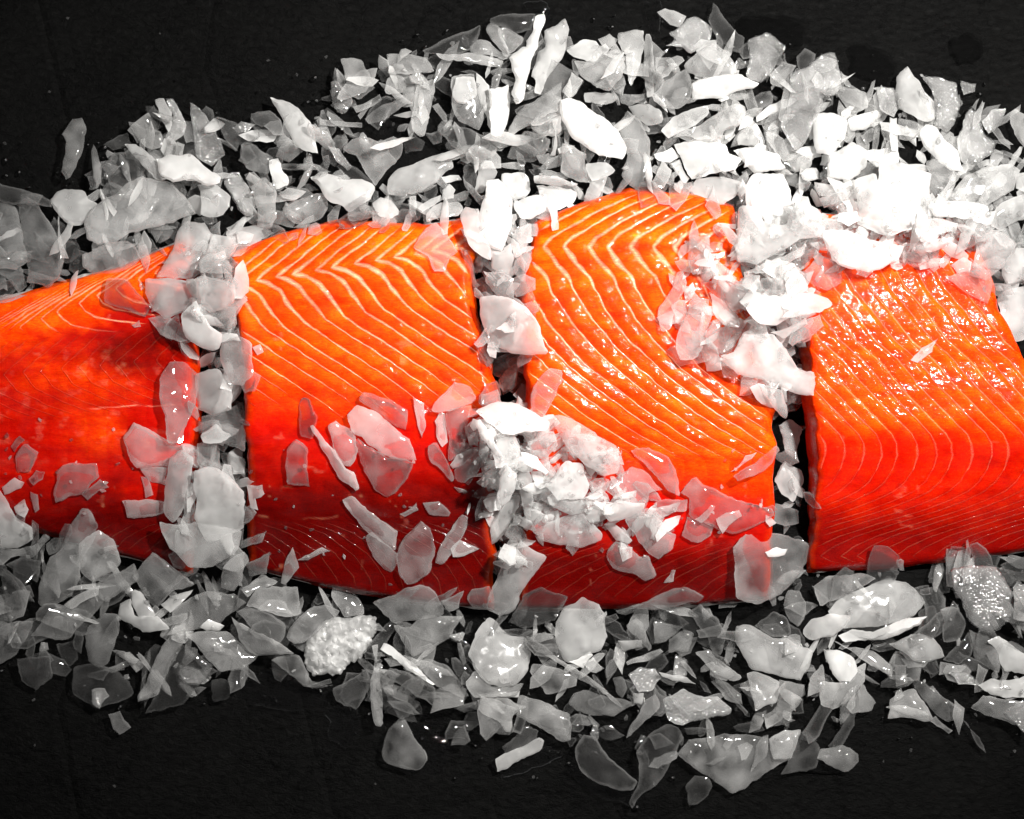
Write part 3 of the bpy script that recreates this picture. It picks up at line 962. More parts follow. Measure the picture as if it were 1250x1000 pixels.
m2|604,926 612,922 640,910 658,900 665,904 662,914 640,926 620,938 606,943
c0|612,912 640,886 658,892 654,904 620,922
m3|626,870 634,848 650,853 680,866 696,872 697,904 686,906 656,886
h3|646,820 650,810 676,814 704,826 704,838 688,842 666,848 658,834
h3|693,858 700,846 712,842 740,850 784,858 750,875 720,873 702,866
h2|764,902 770,884 788,854 800,846 806,860 794,876 776,892
f3|808,854 834,840 848,848 876,850 894,866 892,873 860,878 834,886 816,880
c1|702,912 712,896 728,900 760,938 779,954 774,964 756,966 730,956 708,940
c1|776,920 792,896 814,884 828,888 834,900 820,930 800,960 780,974 772,988 767,980 780,954
h3|826,920 840,902 868,900 884,895 912,896 938,902 960,890 968,904 968,924 940,940 916,956 894,969 870,952 840,932
m4|938,902 958,891 978,890 974,904 966,926 944,928
c0|970,910 984,892 1000,910 996,938 952,946
h1|996,926 1002,914 1026,909 1048,920 1049,930 1036,942 1016,936
c1|836,960 848,946 866,950 870,960 852,982 840,984
m2|911,822 920,819 952,832 948,858 922,869 916,846
m3|932,874 948,862 958,840 980,854 958,876 936,891
h1|914,895 922,870 936,866 928,890
m4|897,784 898,764 916,763 936,774 944,780 960,778 974,788 993,794 988,816 978,831 960,828 930,820 914,814 906,798
h3|955,738 962,720 976,720 984,736 982,756 974,766 962,754
w5|980,768 990,756 1010,750 1038,751 1038,758 1018,776 992,782 980,774
m4|1010,746 1024,728 1054,718 1086,705 1106,710 1124,726 1130,736 1118,750 1096,760 1068,766 1030,768
w5|1022,776 1040,768 1066,772 1110,754 1133,752 1124,762 1100,774 1068,782 1032,785
m4|1084,786 1112,774 1140,778 1154,802 1140,806 1118,807
w4|1004,792 1030,796 1043,804 1047,820 1038,833 1024,833 1012,816
m3|1000,832 1024,834 1058,808 1056,832 1036,856 1016,867 1002,860
h3|1016,782 1032,790 1066,794 1090,814 1089,828 1056,808
h1|1032,864 1054,834 1060,846 1070,858 1064,868 1040,872
f4|1160,696 1174,692 1216,692 1236,720 1234,740 1236,756 1210,774 1196,770 1182,758 1164,720
h3|1182,768 1206,776 1218,796 1220,822 1204,814 1190,804
w5|1204,782 1220,776 1240,792 1256,800 1256,824 1226,820 1218,794
m4|1193,836 1210,828 1256,824 1256,852 1224,852 1202,844
h3|1184,864 1200,848 1226,854 1256,856 1256,890 1226,880 1206,874
h2|1189,846 1194,810 1206,818 1198,844
h2|1146,824 1148,808 1180,814 1174,820
c1|1150,806 1184,770 1186,800 1170,812
c0|1120,748 1140,738 1148,764 1138,780 1120,772
c0|1150,764 1164,732 1180,760 1170,784 1152,784
m3|1083,878 1086,854 1116,840 1128,856 1140,878 1128,882 1112,876
h2|1112,832 1128,832 1174,866 1174,876 1158,882 1144,874
m4|1134,880 1142,874 1163,892 1158,896
h3|1092,812 1106,812 1108,834 1094,838
h2|1100,804 1136,804 1128,815 1108,816
c0|1174,878 1182,884 1192,908 1204,920 1196,900
f4|1224,870 1240,858 1256,860 1256,900 1240,884
c1|1220,690 1256,680 1256,712 1234,706
h3|1238,716 1256,710 1256,760 1236,756
h2|848,796 866,792 884,810 906,828 896,832 868,818
c1|840,746 854,736 878,756 886,776 880,800 870,798 862,776
h2|798,758 820,762 834,766 816,780 798,786
h1|816,780 836,768 848,774 840,796 816,798
c1|920,764 944,746 962,756 966,774 944,778
h1|992,716 1008,704 1050,700 1070,706 1040,722 1000,740
h2|984,852 988,828 1004,810 1008,836 1000,846
m3|754,782 784,782 784,790 762,796
m3|764,808 806,792 810,796 786,808 766,812
h3|764,764 776,754 784,760 796,792 792,796 780,780
c1|788,768 796,752 832,766 816,780 796,788
m4|678,760 684,748 700,726 712,720 728,734 738,752 742,776 734,794 712,802 694,810 686,804 678,780
w5|694,808 720,795 724,800 712,816
m3|650,794 666,794 704,816 744,846 740,849 704,828
f4|712,810 724,802 738,816 728,822
c0|644,780 666,770 680,780 680,800 666,792
h2|738,820 744,806 754,802 758,810 746,824 740,828
h3|748,828 760,826 766,840 760,852 752,844
f3|766,824 780,814 800,816 808,828 796,844 780,846
m4|772,846 786,846 784,860 774,858
c0|638,728 660,716 694,728 678,758 640,768 620,760
h3|770,740 800,728 836,716 860,728 856,733 800,745
m4|810,712 820,696 825,696 822,710
'''
# ------------------------------------------------------------------ ice
GX0, GY0, GD = -60.0, -40.0, 3.0
GNX, GNY = 458, 364
_gx, _gy = np.meshgrid(GX0 + np.arange(GNX) * GD, GY0 + np.arange(GNY) * GD)
_fh, _who = fish_height(_gx.ravel(), _gy.ravel())
HM = _fh.reshape(GNY, GNX).copy()          # what ice can rest on, in mm
WHO = _who.reshape(GNY, GNX)

def inside(poly, X, Y):
    r = np.zeros(X.shape, bool)
    n = len(poly)
    for i in range(n):
        x0, y0 = poly[i]; x1, y1 = poly[(i + 1) % n]
        if y0 == y1: continue
        c = ((y0 > Y) != (y1 > Y)) & (X < (x1 - x0) * (Y - y0) / (y1 - y0) + x0)
        r ^= c
    return r

def footprint(poly):
    x0, y0 = poly.min(0) - GD; x1, y1 = poly.max(0) + GD
    i0 = max(int((x0 - GX0) / GD), 0); i1 = min(int((x1 - GX0) / GD) + 1, GNX - 1)
    j0 = max(int((y0 - GY0) / GD), 0); j1 = min(int((y1 - GY0) / GD) + 1, GNY - 1)
    if i1 <= i0 or j1 <= j0: return None
    X = _gx[j0:j1 + 1, i0:i1 + 1]; Y = _gy[j0:j1 + 1, i0:i1 + 1]
    m = inside(poly, X, Y)
    if m.sum() < 2:
        m = (np.hypot(X - poly[:, 0].mean(), Y - poly[:, 1].mean()) < GD * 1.5)
    return (slice(j0, j1 + 1), slice(i0, i1 + 1)), m, X, Y

def settle(poly, thick, sink=0.75, maxt=0.5, wob=0.08):
    """rest a shard of the given outline on what lies below: returns plane (a, b, c) in mm per unit and mm"""
    fp = footprint(poly)
    if fp is None: return None
    sl, m, X, Y = fp
    cx, cy_ = poly.mean(0)
    hx = X[m] - cx; hy = Y[m] - cy_; hz = HM[sl][m]
    if len(hz) >= 6:
        A = np.stack([hx, hy, np.ones_like(hx)], 1)
        w = np.linalg.lstsq(A, hz, rcond=None)[0]
        a, b = w[0], w[1]
    else:
        a = b = 0.0
    a += random.gauss(0, wob) * 0.34; b += random.gauss(0, wob) * 0.34
    g = math.hypot(a, b) / 0.34
    if g > maxt: a *= maxt / g; b *= maxt / g
    c = np.quantile(hz - a * hx - b * hy, sink) + thick * 0.35
    top = a * hx + b * hy + c + thick * 0.4
    H_ = HM[sl]; H_[m] = np.maximum(H_[m], top)
    lowest = (a * (poly[:, 0] - cx) + b * (poly[:, 1] - cy_)).min() + c - thick * .5
    if lowest < 0.1: c += 0.1 - lowest
    return a, b, c

def resample(poly, step, jag, r):
    out = []
    n = len(poly)
    ctr = poly.mean(0)
    for i in range(n):
        p0 = poly[i]; p1 = poly[(i + 1) % n]
        L = np.hypot(*(p1 - p0)); k = max(1, int(round(L / step)))
        nrm = np.array([-(p1 - p0)[1], (p1 - p0)[0]]) / (L + 1e-6)
        bow = r.normal(0, .035) * L
        for q in range(k):
            t = q / k
            d = 4 * t * (1 - t) * bow + (r.normal(0, jag) if q else r.normal(0, jag * .4))
            out.append(p0 * (1 - t) + p1 * t + nrm * d)
    return np.array(out)

def shard_mesh(poly, thick, plane, r, key, step=6.0, jag=.55, wet=1.0):
    """closed flake: ragged rim, broken edge, top and underside of a few conchoidal breaks. returns world verts, faces, cloudiness"""
    if parea_s(poly) < 0: poly = poly[::-1]
    P = resample(poly, step, jag, r)
    if step < 5: P = (np.roll(P, 1, 0) + 5 * P + np.roll(P, -1, 0)) / 7
    n = len(P); c = poly.mean(0)
    a, b, cz = plane
    seed = int(r.integers(1, 9999))
    A = abs(parea_s(P)); t2 = thick / 2
    e = np.roll(P, -1, 0) - np.roll(P, 1, 0); e /= np.hypot(e[:, 0], e[:, 1])[:, None] + 1e-6
    inn = np.stack([-e[:, 1], e[:, 0]], 1)
    bev = min(4.0, .17 * math.sqrt(A))
    bw = bev * (.35 + 1.3 * vnoise(np.arange(n) / 3.0, np.full(n, 1.0), seed))
    Q = P + inn * bw[:, None]
    seg = np.hypot(P[:, None, 0] - Q[None, :, 0], P[:, None, 1] - Q[None, :, 1]).min(0)
    Q = Q[inside(P, Q[:, 0], Q[:, 1]) & (seg > bw * .6)]
    m = int(A / (step * step * 2.4)) + 1
    bb0, bb1 = P.min(0), P.max(0)
    I = r.uniform(bb0, bb1, (m * 3, 2))
    I = I[inside(P, I[:, 0], I[:, 1])]
    if len(I):
        sg = np.hypot(P[:, None, 0] - I[None, :, 0], P[:, None, 1] - I[None, :, 1]).min(0)
        I = I[sg > bev * 1.7][:m]
    pts = np.concatenate([P, Q, I])
    out = delaunay_2d_cdt([tuple(q) for q in pts], [(k, (k + 1) % n) for k in range(n)], [], 1, 1e-4)
    vv = np.array([tuple(q) for q in out[0]]); tri = out[2]; orig = out[3]
    N = len(vv)
    isrim = np.array([any(k < n for k in o) for o in orig]); isq = np.array([(not q) and any(n <= k < n + len(Q) for k in o) for q, o in zip(isrim, orig)])
    w = vv - c; sz = math.sqrt(A)
    def face_h(sd):
        h = np.full(N, 1.25)
        for k in range(int(r.integers(2, 4))):
            t = r.uniform(0, 2 * math.pi); g = r.uniform(.15, .95) / sz
            h = np.minimum(h, r.uniform(.85, 1.25) + g * (w[:, 0] * math.cos(t) + w[:, 1] * math.sin(t)))
        h = np.clip(h, .30, 1.25) + (fbm(vv[:, 0] / 14, vv[:, 1] / 14, seed + sd, 2) - .5) * .45
        return np.where(isrim, .16, np.where(isq, h * .82, h)) * t2
    top = face_h(1); bot = -face_h(2)
    V = np.concatenate([np.column_stack([vv, top]), np.column_stack([vv, bot])])
    F = []
    for q in tri:
        F.append(tuple(q)); F.append(tuple(k + N for k in q[::-1]))
    loop = [None] * n
    for k, o in enumerate(orig):
        for q in o:
            if q < n: loop[q] = k
    loop = [q for q in loop if q is not None]
    for k in range(len(loop)):
        p0 = loop[k]; p1 = loop[(k + 1) % len(loop)]
        if p0 != p1: F.append((p0, p0 + N, p1 + N, p1))
    mb, ma = MILK[key]
    cl = fbm(vv[:, 0] / 17 + seed, vv[:, 1] / 17, seed, 3) - .42
    mk = np.clip(mb * r.uniform(.6, 1.4) + ma * cl * 2.0, .008, .9) + np.where(isrim, .01 + .06 * r.random() + .08 * mb, 0)
    mk = mk * wet
    milk = np.concatenate([mk, mk])
    z = V[:, 2] + a * (V[:, 0] - c[0]) + b * (V[:, 1] - c[1]) + cz
    z = np.maximum(z, 0.05) / 1000.0
    X, Y, _ = W(V[:, 0], V[:, 1], z)
    # picture y runs down, world y up: flip winding so that faces point outwards
    return np.stack([X, Y, z], 1), [q[::-1] for q in F], milk

def parea_s(P):
    x, y = P[:, 0], P[:, 1]
    return .5 * (np.dot(x, np.roll(y, -1)) - np.dot(y, np.roll(x, -1)))

def on_fish(poly):
    c = poly.mean(0)
    return WHO[int(np.clip((c[1] - GY0) / GD, 0, GNY - 1)), int(np.clip((c[0] - GX0) / GD, 0, GNX - 1))] >= 0   # meltwater has cleared these

def parea(P):
    x, y = P[:, 0], P[:, 1]
    return .5 * abs(np.dot(x, np.roll(y, -1)) - np.dot(y, np.roll(x, -1)))

def elong(P):
    q = P - P.mean(0); s = np.linalg.svd(q, full_matrices=False)[1]
    return s[0] / max(s[1], 1e-3)

STUFF = dict(V=[], F=[], M=[], K=[], n=0)
def to_stuff(v, f, milk, key):
    STUFF['V'].append(v); STUFF['K'].append(milk); n0 = STUFF['n']
    STUFF['F'] += [tuple(i + n0 for i in q) for q in f]
    STUFF['M'] += [ICE_KEYS.index(key.lower())] * len(f)
    STUFF['n'] += len(v)

def rand_poly(cx, cy_, size, asp, r):
    n = int(r.integers(5, 9))
    ang = np.sort(r.uniform(0, 2 * math.pi, n)); 
    ang = ang * .5 + np.linspace(0, 2 * math.pi, n, endpoint=False) * .5
    rad = size * r.uniform(.65, 1.1, n) * .5
    q = np.stack([np.cos(ang) * rad * math.sqrt(asp), np.sin(ang) * rad / math.sqrt(asp)], 1)
    t = r.uniform(0, math.pi); R = np.array([[math.cos(t), -math.sin(t)], [math.sin(t), math.cos(t)]])
    return q @ R.T + np.array([cx, cy_])

TOP_BAND = np.array([(-40, 235), (30, 238), (75, 232), (125, 195), (160, 168), (195, 130), (240, 135), (275, 165), (330, 140), (390, 140), (410, 100), (450, 85), (490, 68), (560, 50), (650, 34), (700, 52), (790, 40), (820, 25), (870, 50), (950, 62), (1010, 78), (1060, 112), (1100, 100), (1180, 125), (1290, 150), (1290, 410), (1240, 420), (1205, 330), (1180, 285), (990, 290), (980, 262), (890, 262), (770, 240), (655, 275), (630, 300), (560, 275), (430, 275), (285, 312), (240, 300), (190, 310), (100, 345), (-40, 385)], float)
BOT_BAND = np.array([(-40, 622), (100, 660), (215, 694), (400, 716), (600, 742), (900, 738), (980, 700), (1290, 668), (1290, 885), (1200, 880), (1120, 872), (1040, 880), (1000, 905), (940, 925), (860, 930), (780, 930), (700, 905), (640, 915), (560, 905), (500, 895), (460, 860), (400, 838), (330, 815), (240, 845), (180, 845), (140, 835), (60, 820), (-40, 800)], float)
GAPS = [np.array([(236, 290), (286, 290), (300, 440), (302, 690), (215, 700), (238, 560), (238, 420)], float),
        np.array([(580, 262), (655, 262), (636, 340), (645, 480), (636, 742), (602, 742), (602, 500), (584, 400)], float),
        np.array([(892, 252), (988, 252), (980, 380), (980, 500), (995, 560), (985, 700), (936, 735), (945, 500), (905, 330)], float)]
HEAPS = [((690, 590), (76, 62), 130), ((1085, 272), (112, 48), 150), ((915, 345), (85, 66), 85), ((630, 560), (40, 60), 40), ((612, 290), (40, 55), 16), ((215, 350), (40, 50), 14), ((590, 570), (34, 60), 22), ((760, 640), (60, 40), 16)]

def filler(n, region, box, sizes, keys, wts, r, sink=.7, asp=(1.1, 3.0), tm=1.0):
    k = 0; tries = 0
    while k < n and tries < n * 40:
        tries += 1
        cx = r.uniform(box[0], box[2]); cy_ = r.uniform(box[1], box[3])
        if not inside(region, np.array([cx]), np.array([cy_]))[0]: continue
        size = sizes[0] + (sizes[1] - sizes[0]) * r.random() ** 1.6
        poly = rand_poly(cx, cy_, size, r.uniform(*asp), r)
        th = min(max(size * .12, 1.1), 3.2) * r.uniform(.7, 1.2) * tm
        pl = settle(poly, th, sink, .9, .35)
        if pl is None: continue
        key = r.choice(keys, p=wts)
        to_stuff(*shard_mesh(poly, th, pl, r, key, 8.0, .5), key); k += 1

filler(130, TOP_BAND, (-40, 20, 1290, 400), (26, 56), ['c', 'h', 'm'], [.55, .35, .10], rng)
filler(360, TOP_BAND, (-40, 20, 1290, 400), (12, 36), ['c', 'h', 'm', 'f'], [.38, .36, .2, .06], rng)
filler(110, BOT_BAND, (-40, 640, 1290, 930), (26, 62), ['c', 'h'], [.70, .30], rng)
filler(210, BOT_BAND, (-40, 640, 1290, 930), (10, 34), ['c', 'h', 'f'], [.60, .31, .09], rng)
for g in GAPS:
    filler(44, g, (g[:, 0].min(), g[:, 1].min(), g[:, 0].max(), g[:, 1].max()), (12, 30), ['c', 'h', 'm'], [.5, .35, .15], rng)
for g, box, n in ((GAPS[2], (890, 255, 990, 490), 70), (GAPS[1], (578, 262, 655, 700), 75), (GAPS[0], (215, 290, 302, 695), 75)):
    filler(n, g, box, (26, 42), ['c', 'h'], [.5, .5], rng, .6, (1.0, 1.8), 2.3)
for g, box in ((GAPS[2], (890, 255, 990, 490)), (GAPS[1], (578, 262, 655, 440)), (GAPS[0], (232, 290, 302, 420)), (GAPS[1], (600, 490, 650, 690))):
    filler(95 if box[0] > 800 else 50, g, box, (16, 36), ['h', 'm', 'w'], [.45, .4, .15], rng, .85)
filler(230, TOP_BAND, (-40, 20, 1290, 400), (16, 34), ['h', 'm', 'w'], [.45, .4, .15], rng, .65, (3.0, 7.0))
filler(130, BOT_BAND, (-40, 640, 1290, 930), (16, 32), ['c', 'h', 'm'], [.25, .5, .25], rng, .65, (3.0, 7.0))
# the bright bank by the rightmost piece is piled deeper
hot = np.array([(880, 120), (1000, 130), (1130, 150), (1220, 210), (1230, 280), (1190, 290), (1000, 270), (900, 240)], float)
filler(120, hot, (880, 120, 1230, 290), (12, 30), ['h', 'm', 'w'], [.3, .45, .25], rng)
for (hx, hy), (rx, ry), n in HEAPS:
    for _ in range(n):
        t = rng.uniform(0, 2 * math.pi); q = math.sqrt(rng.random())
        size = rng.uniform(8, 28)
        poly = rand_poly(hx + math.cos(t) * q * rx, hy + math.sin(t) * q * ry, size, rng.uniform(1.2, 4.5), rng)
        th = max(size * .13, 1.0); pl = settle(poly, th, .7, .8, .3)
        if pl is None: continue
        key = rng.choice(['h', 'm', 'w', 'W'], p=[.3, .4, .2, .1])
        to_stuff(*shard_mesh(poly, th, pl, rng, key, 7.0, .4), key)

DRIFTS = [(np.array([(850, 270), (1000, 270), (985, 400), (985, 480), (940, 490), (870, 440), (810, 400), (820, 330)], float), 70, (18, 40), [.4, .4, .2]),
          (np.array([(985, 225), (1200, 235), (1215, 330), (1160, 335), (1100, 325), (1000, 330), (960, 345)], float), 90, (16, 38), [.3, .4, .3]),
          (np.array([(180, 300), (300, 290), (305, 470), (300, 690), (205, 690), (200, 450)], float), 46, (22, 42), [.5, .4, .1]),
          (np.array([(575, 490), (690, 500), (760, 560), (830, 640), (740, 680), (640, 660), (600, 620)], float), 60, (16, 36), [.3, .4, .3])]
for g, n, sz, wt in DRIFTS:
    filler(n, g, (g[:, 0].min(), g[:, 1].min(), g[:, 0].max(), g[:, 1].max()), sz, ['h', 'm', 'w'], wt, rng, .8, (1.2, 3.2))
items = []
for ln in SHARDS.strip().splitlines():
    k, pts = ln.split('|')
    poly = np.array([tuple(map(float, q.split(','))) for q in pts.split()])
    items.append(dict(key=k[0], layer=int(k[1:]), poly=poly, area=parea(poly)))
rank = sorted(range(len(items)), key=lambda i: -items[i]['area'])
single = set(rank[:300])

# ---- words that tell the shards apart
FIN = {'c': 'clear', 'h': 'grey', 'm': 'milky', 'w': 'white', 'f': 'frosted'}
def where(c):
    x, y = c
    names = ['tail', 'second', 'third', 'fourth']
    gx = int(np.clip((x - GX0) / GD, 0, GNX - 1)); gy = int(np.clip((y - GY0) / GD, 0, GNY - 1))
    w = WHO[gy, gx]
    if w >= 0:
        p = PIECES[w]; v = float(uv_of(p, np.array([x]), np.array([y]))[1][0])
        half = 'upper' if v < .36 else ('middle' if v < .66 else 'lower')
        return 'on the %s part of the %s salmon piece' % (half, names[w]), 'ice shards lying on the salmon'
    k = 0 if x < 262 else 1 if x < 615 else 2 if x < 960 else 3
    yt = float(ip(PIECES[k]['yt'], np.array([x]))[0]); yb = float(ip(PIECES[k]['yb'], np.array([x]))[0])
    if y < yt + 6:
        edge = 'outermost in' if y < yt - 115 else 'in'
        return '%s the bank above the %s salmon' % (edge, names[k]), 'ice shards in the bank above the salmon'
    if y > yb - 6:
        edge = 'outermost in' if y > yb + 95 else 'in'
        return '%s the bank below the %s salmon' % (edge, names[k]), 'ice shards in the bank below the salmon'
    g = 0 if x < 400 else 1 if x < 800 else 2
    if x > 1150: return 'beyond the right end of the fourth salmon piece', 'ice shards in the bank above the salmon'
    return 'in the gap between %s and %s salmon pieces' % (names[g], names[g + 1]), 'ice shards in the gaps between salmon pieces'

def shape_word(it):
    e = elong(it['poly'])
    if e > 3.0: return 'ice_sliver', 'slender ice sliver'
    if it['area'] > 1500: return 'ice_plate', 'ice plate'
    if e > 1.9: return 'ice_shard', 'long ice shard'
    if it['area'] < 380: return 'ice_chip', 'small ice chip'
    return 'ice_flake', 'ice flake'

order = sorted(range(len(items)), key=lambda i: (items[i]['layer'], items[i]['area']))
made = []
for i in order:
    it = items[i]; poly = it['poly']
    size = math.sqrt(it['area'])
    th = min(max(.125 * size, 1.5), 5.0) * random.uniform(.85, 1.2)
    if it['key'] == 'c': th *= .9
    pl = settle(poly, th, .74, .62, .10)
    if pl is None: continue
    r = np.random.default_rng(1000 + i)
    if i in single:
        v, f, mk = shard_mesh(poly, th, pl, r, 'W' if (it['key'] == 'w' and it['layer'] >= 5) else it['key'], 4.2, .7, .68 if on_fish(poly) else 1.0)
        name, word = shape_word(it)
        c0 = np.array([v[:, 0].mean(), v[:, 1].mean(), v[:, 2].min()])
        o = mesh_obj(name, v - c0, f, ICE[it['key']], sharp=48, milk=mk)
        o.location = c0
        pos, grp = where(poly.mean(0))
        made.append((o, FIN[it['key']], word, pos, grp, poly.mean(0)))
    else:
        to_stuff(*shard_mesh(poly, th, pl, r, 'W' if (it['key'] == 'w' and it['layer'] >= 5) else it['key'], 6.0, .45), it['key'])

ORD = ['', 'second', 'third', 'fourth', 'fifth', 'sixth', 'seventh', 'eighth', 'ninth', 'tenth', 'eleventh', 'twelfth', 'thirteenth', 'fourteenth', 'fifteenth']
from collections import defaultdict
byl = defaultdict(list)
for m in made:
    byl[(m[1], m[2], m[3])].append(m)
for (fin, word, pos), ms in byl.items():
    ms.sort(key=lambda m: m[5][0])
    for q, m in enumerate(ms):
        lab = '%s %s %s' % (fin, word, pos)
        if len(ms) > 1:
            if q == 0: lab += ', leftmost'
            elif q == len(ms) - 1: lab += ', rightmost'
            else: lab += ', %s from left' % ORD[q]
        tag(m[0], lab, 'ice', m[4])

# crumbs and grains of ice sprinkled over the piles
for _ in range(420):
    b = TOP_BAND if rng.random() < .5 else BOT_BAND
    cx = rng.uniform(-20, 1270); cy_ = rng.uniform(b[:, 1].min(), b[:, 1].max())
    if not inside(b, np.array([cx]), np.array([cy_]))[0]: continue
    size = rng.uniform(3.5, 9)
    poly = rand_poly(cx, cy_, size, rng.uniform(1, 2), rng)
    pl = settle(poly, size * .3, .6, .5, .2)
    if pl is None: continue
    key = rng.choice(['c', 'h', 'f'], p=[.5, .3, .2])
    to_stuff(*shard_mesh(poly, max(size * .22, .8), pl, rng, key, 6.0, .2), key)
for _ in range(36):
    if rng.random() < .5: cx, cy_ = rng.uniform(0, 1250), rng.uniform(5, 230)
    else: cx, cy_ = rng.uniform(0, 1250), rng.uniform(790, 985)
    size = rng.uniform(2, 5.5)
    poly = rand_poly(cx, cy_, size, rng.uniform(1, 1.8), rng)
    pl = settle(poly, size * .25, .6, .3, .1)
    if pl is None: continue
    to_stuff(*shard_mesh(poly, max(size * .22, .6), pl, rng, 'c', 6.0, .2), 'c')
for (hx, hy), (rx, ry), n in HEAPS + [((450, 620), (140, 90), 40), ((90, 570), (90, 60), 26), ((860, 600), (80, 50), 20)]:
    for _ in range(int(n * .8)):
        t = rng.uniform(0, 2 * math.pi); q = math.sqrt(rng.random()) * 1.15
        size = rng.uniform(3, 7)
        poly = rand_poly(hx + math.cos(t) * q * rx, hy + math.sin(t) * q * ry, size, rng.uniform(1, 2), rng)
        pl = settle(poly, size * .3, .6, .5, .2)
        if pl is None: continue
        key = rng.choice(['c', 'h', 'm'], p=[.5, .35, .15])
        to_stuff(*shard_mesh(poly, max(size * .22, .8), pl, rng, key, 6.0, .2), key)

o = mesh_obj('crushed_ice', np.concatenate(STUFF['V']), STUFF['F'], [ICE[k] for k in ICE_KEYS], midx=STUFF['M'], sharp=48, milk=np.concatenate(STUFF['K']))
tag(o, 'small chips and grains of crushed ice filling the banks and gaps', 'crushed ice', kind='stuff')

# ---- the one rough white lump below the second piece
def lump():
    poly = np.array([(371, 800), (374, 784), (390, 764), (408, 752), (436, 752), (444, 750), (458, 752), (462, 764), (452, 788), (440, 804), (424, 812), (416, 823), (400, 822), (384, 826), (374, 816)], float)
    pl = settle(poly, 7, .6, .2, .02)
    P = resample(poly, 3.0, .9, rng); n = len(P)
    I = rng.uniform(P.min(0), P.max(0), (2600, 2)); I = I[inside(P, I[:, 0], I[:, 1])][:1100]
    I = I[np.hypot(P[:, None, 0] - I[None, :, 0], P[:, None, 1] - I[None, :, 1]).min(0) > 1.2]
    out = delaunay_2d_cdt([tuple(q) for q in np.concatenate([P, I])], [(k, (k + 1) % n) for k in range(n)], [], 1, 1e-4)
    q = np.array([tuple(t) for t in out[0]]); N = len(q)
    dist = np.hypot(P[:, None, 0] - q[None, :, 0], P[:, None, 1] - q[None, :, 1]).min(0)
    s = np.clip(dist / 26, 0, 1)
    h = 6.5 * np.sqrt(1 - (1 - s) ** 2) + (fbm(q[:, 0] / 8, q[:, 1] / 8, 5, 3) - .5) * 6.5 * sstep(0, .25, s) + (vnoise(q[:, 0] / 2.6, q[:, 1] / 2.6, 8) - .5) * 1.5
    V = np.concatenate([np.column_stack([q, np.maximum(h, 0) + pl[2] - 2]), np.column_stack([q, np.full(N, pl[2] - 3.5) - s * 2])])
    F = []
    for t in out[2]:
        F.append(tuple(t)[::-1]); F.append(tuple(k + N for k in t))
    lp = [None] * n
    for k, o_ in enumerate(out[3]):
        for e in o_:
            if e < n: lp[e] = k
    lp = [e for e in lp if e is not None]
    for k in range(len(lp)):
        a, b_ = lp[k], lp[(k + 1) % len(lp)]
        F.append((a, a + N, b_ + N, b_)[::-1])
    z = np.maximum(V[:, 2], .1) / 1000
    X, Y, _ = W(V[:, 0], V[:, 1], z)
    v = np.stack([X, Y, z], 1); c0 = np.array([v[:, 0].mean(), v[:, 1].mean(), v[:, 2].min()])
    o = mesh_obj('ice_lump', v - c0, F, ICE['w'], sharp=50, milk=np.clip(.42 + .5 * (fbm(V[:, 0] / 6, V[:, 1] / 6, 15, 3) - .5) * 2, .3, .9))
    o.location = c0
    tag(o, 'rough knobbly white lump of snow-like ice below the second salmon piece', 'ice')
lump()

# ------------------------------------------------------------------ meltwater and dark patches on the slate
def puddle(pts, h, label, grp, seed):
    r = np.random.default_rng(seed)
    P = np.array(pts, float)
    n = 44
    seg = np.concatenate([P, P[:1]]); d = np.concatenate([[0], np.cumsum(np.hypot(*np.diff(seg, axis=0).T))])
    t = np.linspace(0, d[-1], n, endpoint=False)
    R = np.stack([np.interp(t, d, seg[:, 0]), np.interp(t, d, seg[:, 1])], 1)
    for _ in range(3): R = (np.roll(R, 1, 0) + 2 * R + np.roll(R, -1, 0)) / 4
    rr = 1 + (fbm(np.cos(np.arange(n) * 2 * math.pi / n) * 2.2 + seed, np.sin(np.arange(n) * 2 * math.pi / n) * 2.2, 7, 3) - .5)[:, None] * .7
    R = R.mean(0) + (R - R.mean(0)) * rr
    c = R.mean(0); V = []; F = []
    for s, z in ((1.0, -.5), (.93, .1), (.85, .4), (.7, .75), (.5, .95), (.25, 1.0)):
        q = c + (R - c) * s
        V.append(np.stack([q[:, 0], q[:, 1], np.full(n, z * h)], 1))
    V.append(np.array([[c[0], c[1], h]])); V = np.concatenate(V)
    z = V[:, 2] / 1000; X, Y, _ = W(V[:, 0], V[:, 1], z)
    for k in range(5):
        for i in range(n):
            j = (i + 1) % n
            F.append((k * n + i, k * n + n + i, k * n + n + j, k * n + j))
    for i in range(n): F.append((5 * n + i, 6 * n, 5 * n + (i + 1) % n))
    v = np.stack([X, Y, z], 1); c0 = np.array([v[:, 0].mean(), v[:, 1].mean(), 0])
    f2 = [q[::-1] for q in F]
    o = mesh_obj('meltwater_puddle' if h > .2 else 'dark_patch', v - c0, f2, WATER if h > .2 else DARK_FILM); o.location = c0  # the flattest outlines become films that darken the slate
    tag(o, label, 'water', grp)

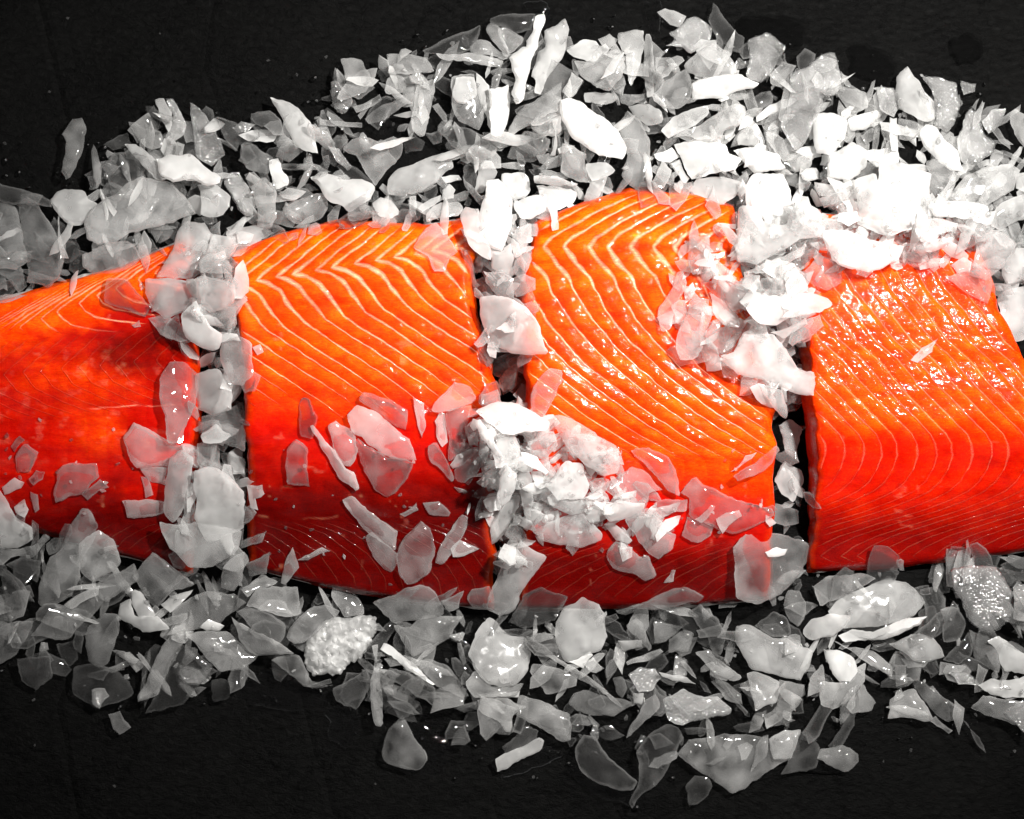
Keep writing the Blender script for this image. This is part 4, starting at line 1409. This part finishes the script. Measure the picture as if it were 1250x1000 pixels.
G1 = 'meltwater puddles along the lower ice bank'
G2 = 'wet patches on the slate above the ice'
puddle([(285, 825), (330, 815), (395, 842), (402, 862), (360, 868), (300, 862)], .7, 'long black meltwater puddle below the second salmon piece', G1, 1)
puddle([(396, 868), (420, 858), (444, 870), (442, 900), (425, 914), (402, 905)], .7, 'round black puddle left of the upright ice bar', G1, 2)
puddle([(455, 905), (500, 870), (540, 900), (560, 930), (520, 950), (470, 940)], .7, 'dark puddle around the ice shard at the lower edge of the bank', G1, 3)
puddle([(600, 930), (660, 905), (690, 915), (680, 930), (640, 945), (610, 952)], 1.0, 'thin puddle below the pale ice bar at the bottom', G1, 5)
puddle([(700, 900), (770, 945), (800, 980), (760, 990), (715, 965), (690, 930)], .7, 'puddle under the two dark ice horns below the third salmon piece', G1, 6)
puddle([(905, 960), (950, 940), (1030, 945), (1052, 930), (1050, 915), (960, 925)], .7, 'wide black puddle right of the broad triangular ice plate', G1, 7)
puddle([(905, 22), (935, 15), (975, 22), (988, 40), (960, 66), (930, 62), (905, 50)], .12, 'dark patch behind the frosted block above the third salmon piece', G2, 10)
puddle([(1035, 60), (1062, 52), (1090, 64), (1096, 84), (1080, 104), (1050, 100), (1034, 80)], .12, 'dark patch above the tall white ice plate at upper right', G2, 11)
puddle([(1163, 48), (1180, 39), (1198, 46), (1203, 62), (1190, 80), (1172, 80), (1161, 66)], .14, 'round dark patch farthest to the upper right', G2, 12)
puddle([(355, 0), (378, -4), (394, 0), (386, 6), (366, 8)], .7, 'small water drop at the top edge of the slate', G2, 13)
puddle([(640, 5), (660, -2), (672, 8), (664, 22), (646, 18)], .7, 'glossy drop of meltwater above the tall pair of white shards', G2, 14)
puddle([(785, 2), (800, -4), (810, 8), (805, 40), (815, 62), (800, 58), (792, 30)], .7, 'streak of meltwater beside the topmost frosted shard', G2, 15)

# ---- beads of meltwater on the slate round the ice
def droplets():
    V = []; F = []; n0 = 0
    r = np.random.default_rng(77); k = 0
    while k < 150:
        b = TOP_BAND if r.random() < .5 else BOT_BAND
        i = int(r.integers(0, len(b))); p0 = b[i]; p1 = b[(i + 1) % len(b)]
        q = p0 + (p1 - p0) * r.random() + r.normal(0, 20, 2)
        if inside(TOP_BAND, q[:1], q[1:])[0] or inside(BOT_BAND, q[:1], q[1:])[0]: continue
        if not (0 < q[0] < 1250): continue
        if fish_height(q[:1], q[1:])[0][0] > 0: continue
        rad = .9 + 3.2 * r.random() ** 3; m = 10; asp = r.uniform(1, 1.7); t0 = r.uniform(0, 3.14)
        t = np.arange(m) * 2 * math.pi / m
        u = np.stack([np.cos(t) * asp, np.sin(t) / asp], 1) * (1 + r.normal(0, .08, (m, 1)))
        R_ = np.array([[math.cos(t0), -math.sin(t0)], [math.sin(t0), math.cos(t0)]]); u = u @ R_.T
        vs = []
        for s, h in ((1, -.9), (.93, .12), (.75, .24), (.4, .36)):
            g = q + u * rad * s; vs.append(np.column_stack([g, np.full(m, h * rad * .34 if h > 0 else -1.2)]))
        vs.append(np.array([[q[0], q[1], .4 * rad * .34]])); vs = np.concatenate(vs)
        X, Y, _ = W(vs[:, 0], vs[:, 1], vs[:, 2] / 1000)
        V.append(np.stack([X, Y, vs[:, 2] / 1000], 1))
        for a in range(3):
            for c in range(m):
                e = (c + 1) % m; F.append((n0 + a * m + e, n0 + a * m + m + e, n0 + a * m + m + c, n0 + a * m + c)[::-1])
        for c in range(m): F.append((n0 + 3 * m + c, n0 + 4 * m, n0 + 3 * m + (c + 1) % m)[::-1])
        n0 += len(vs); k += 1
    o = mesh_obj('water_droplets', np.concatenate(V), F, WATER)
    tag(o, 'tiny beads of meltwater scattered on the slate around the ice', 'water', kind='stuff')
droplets()
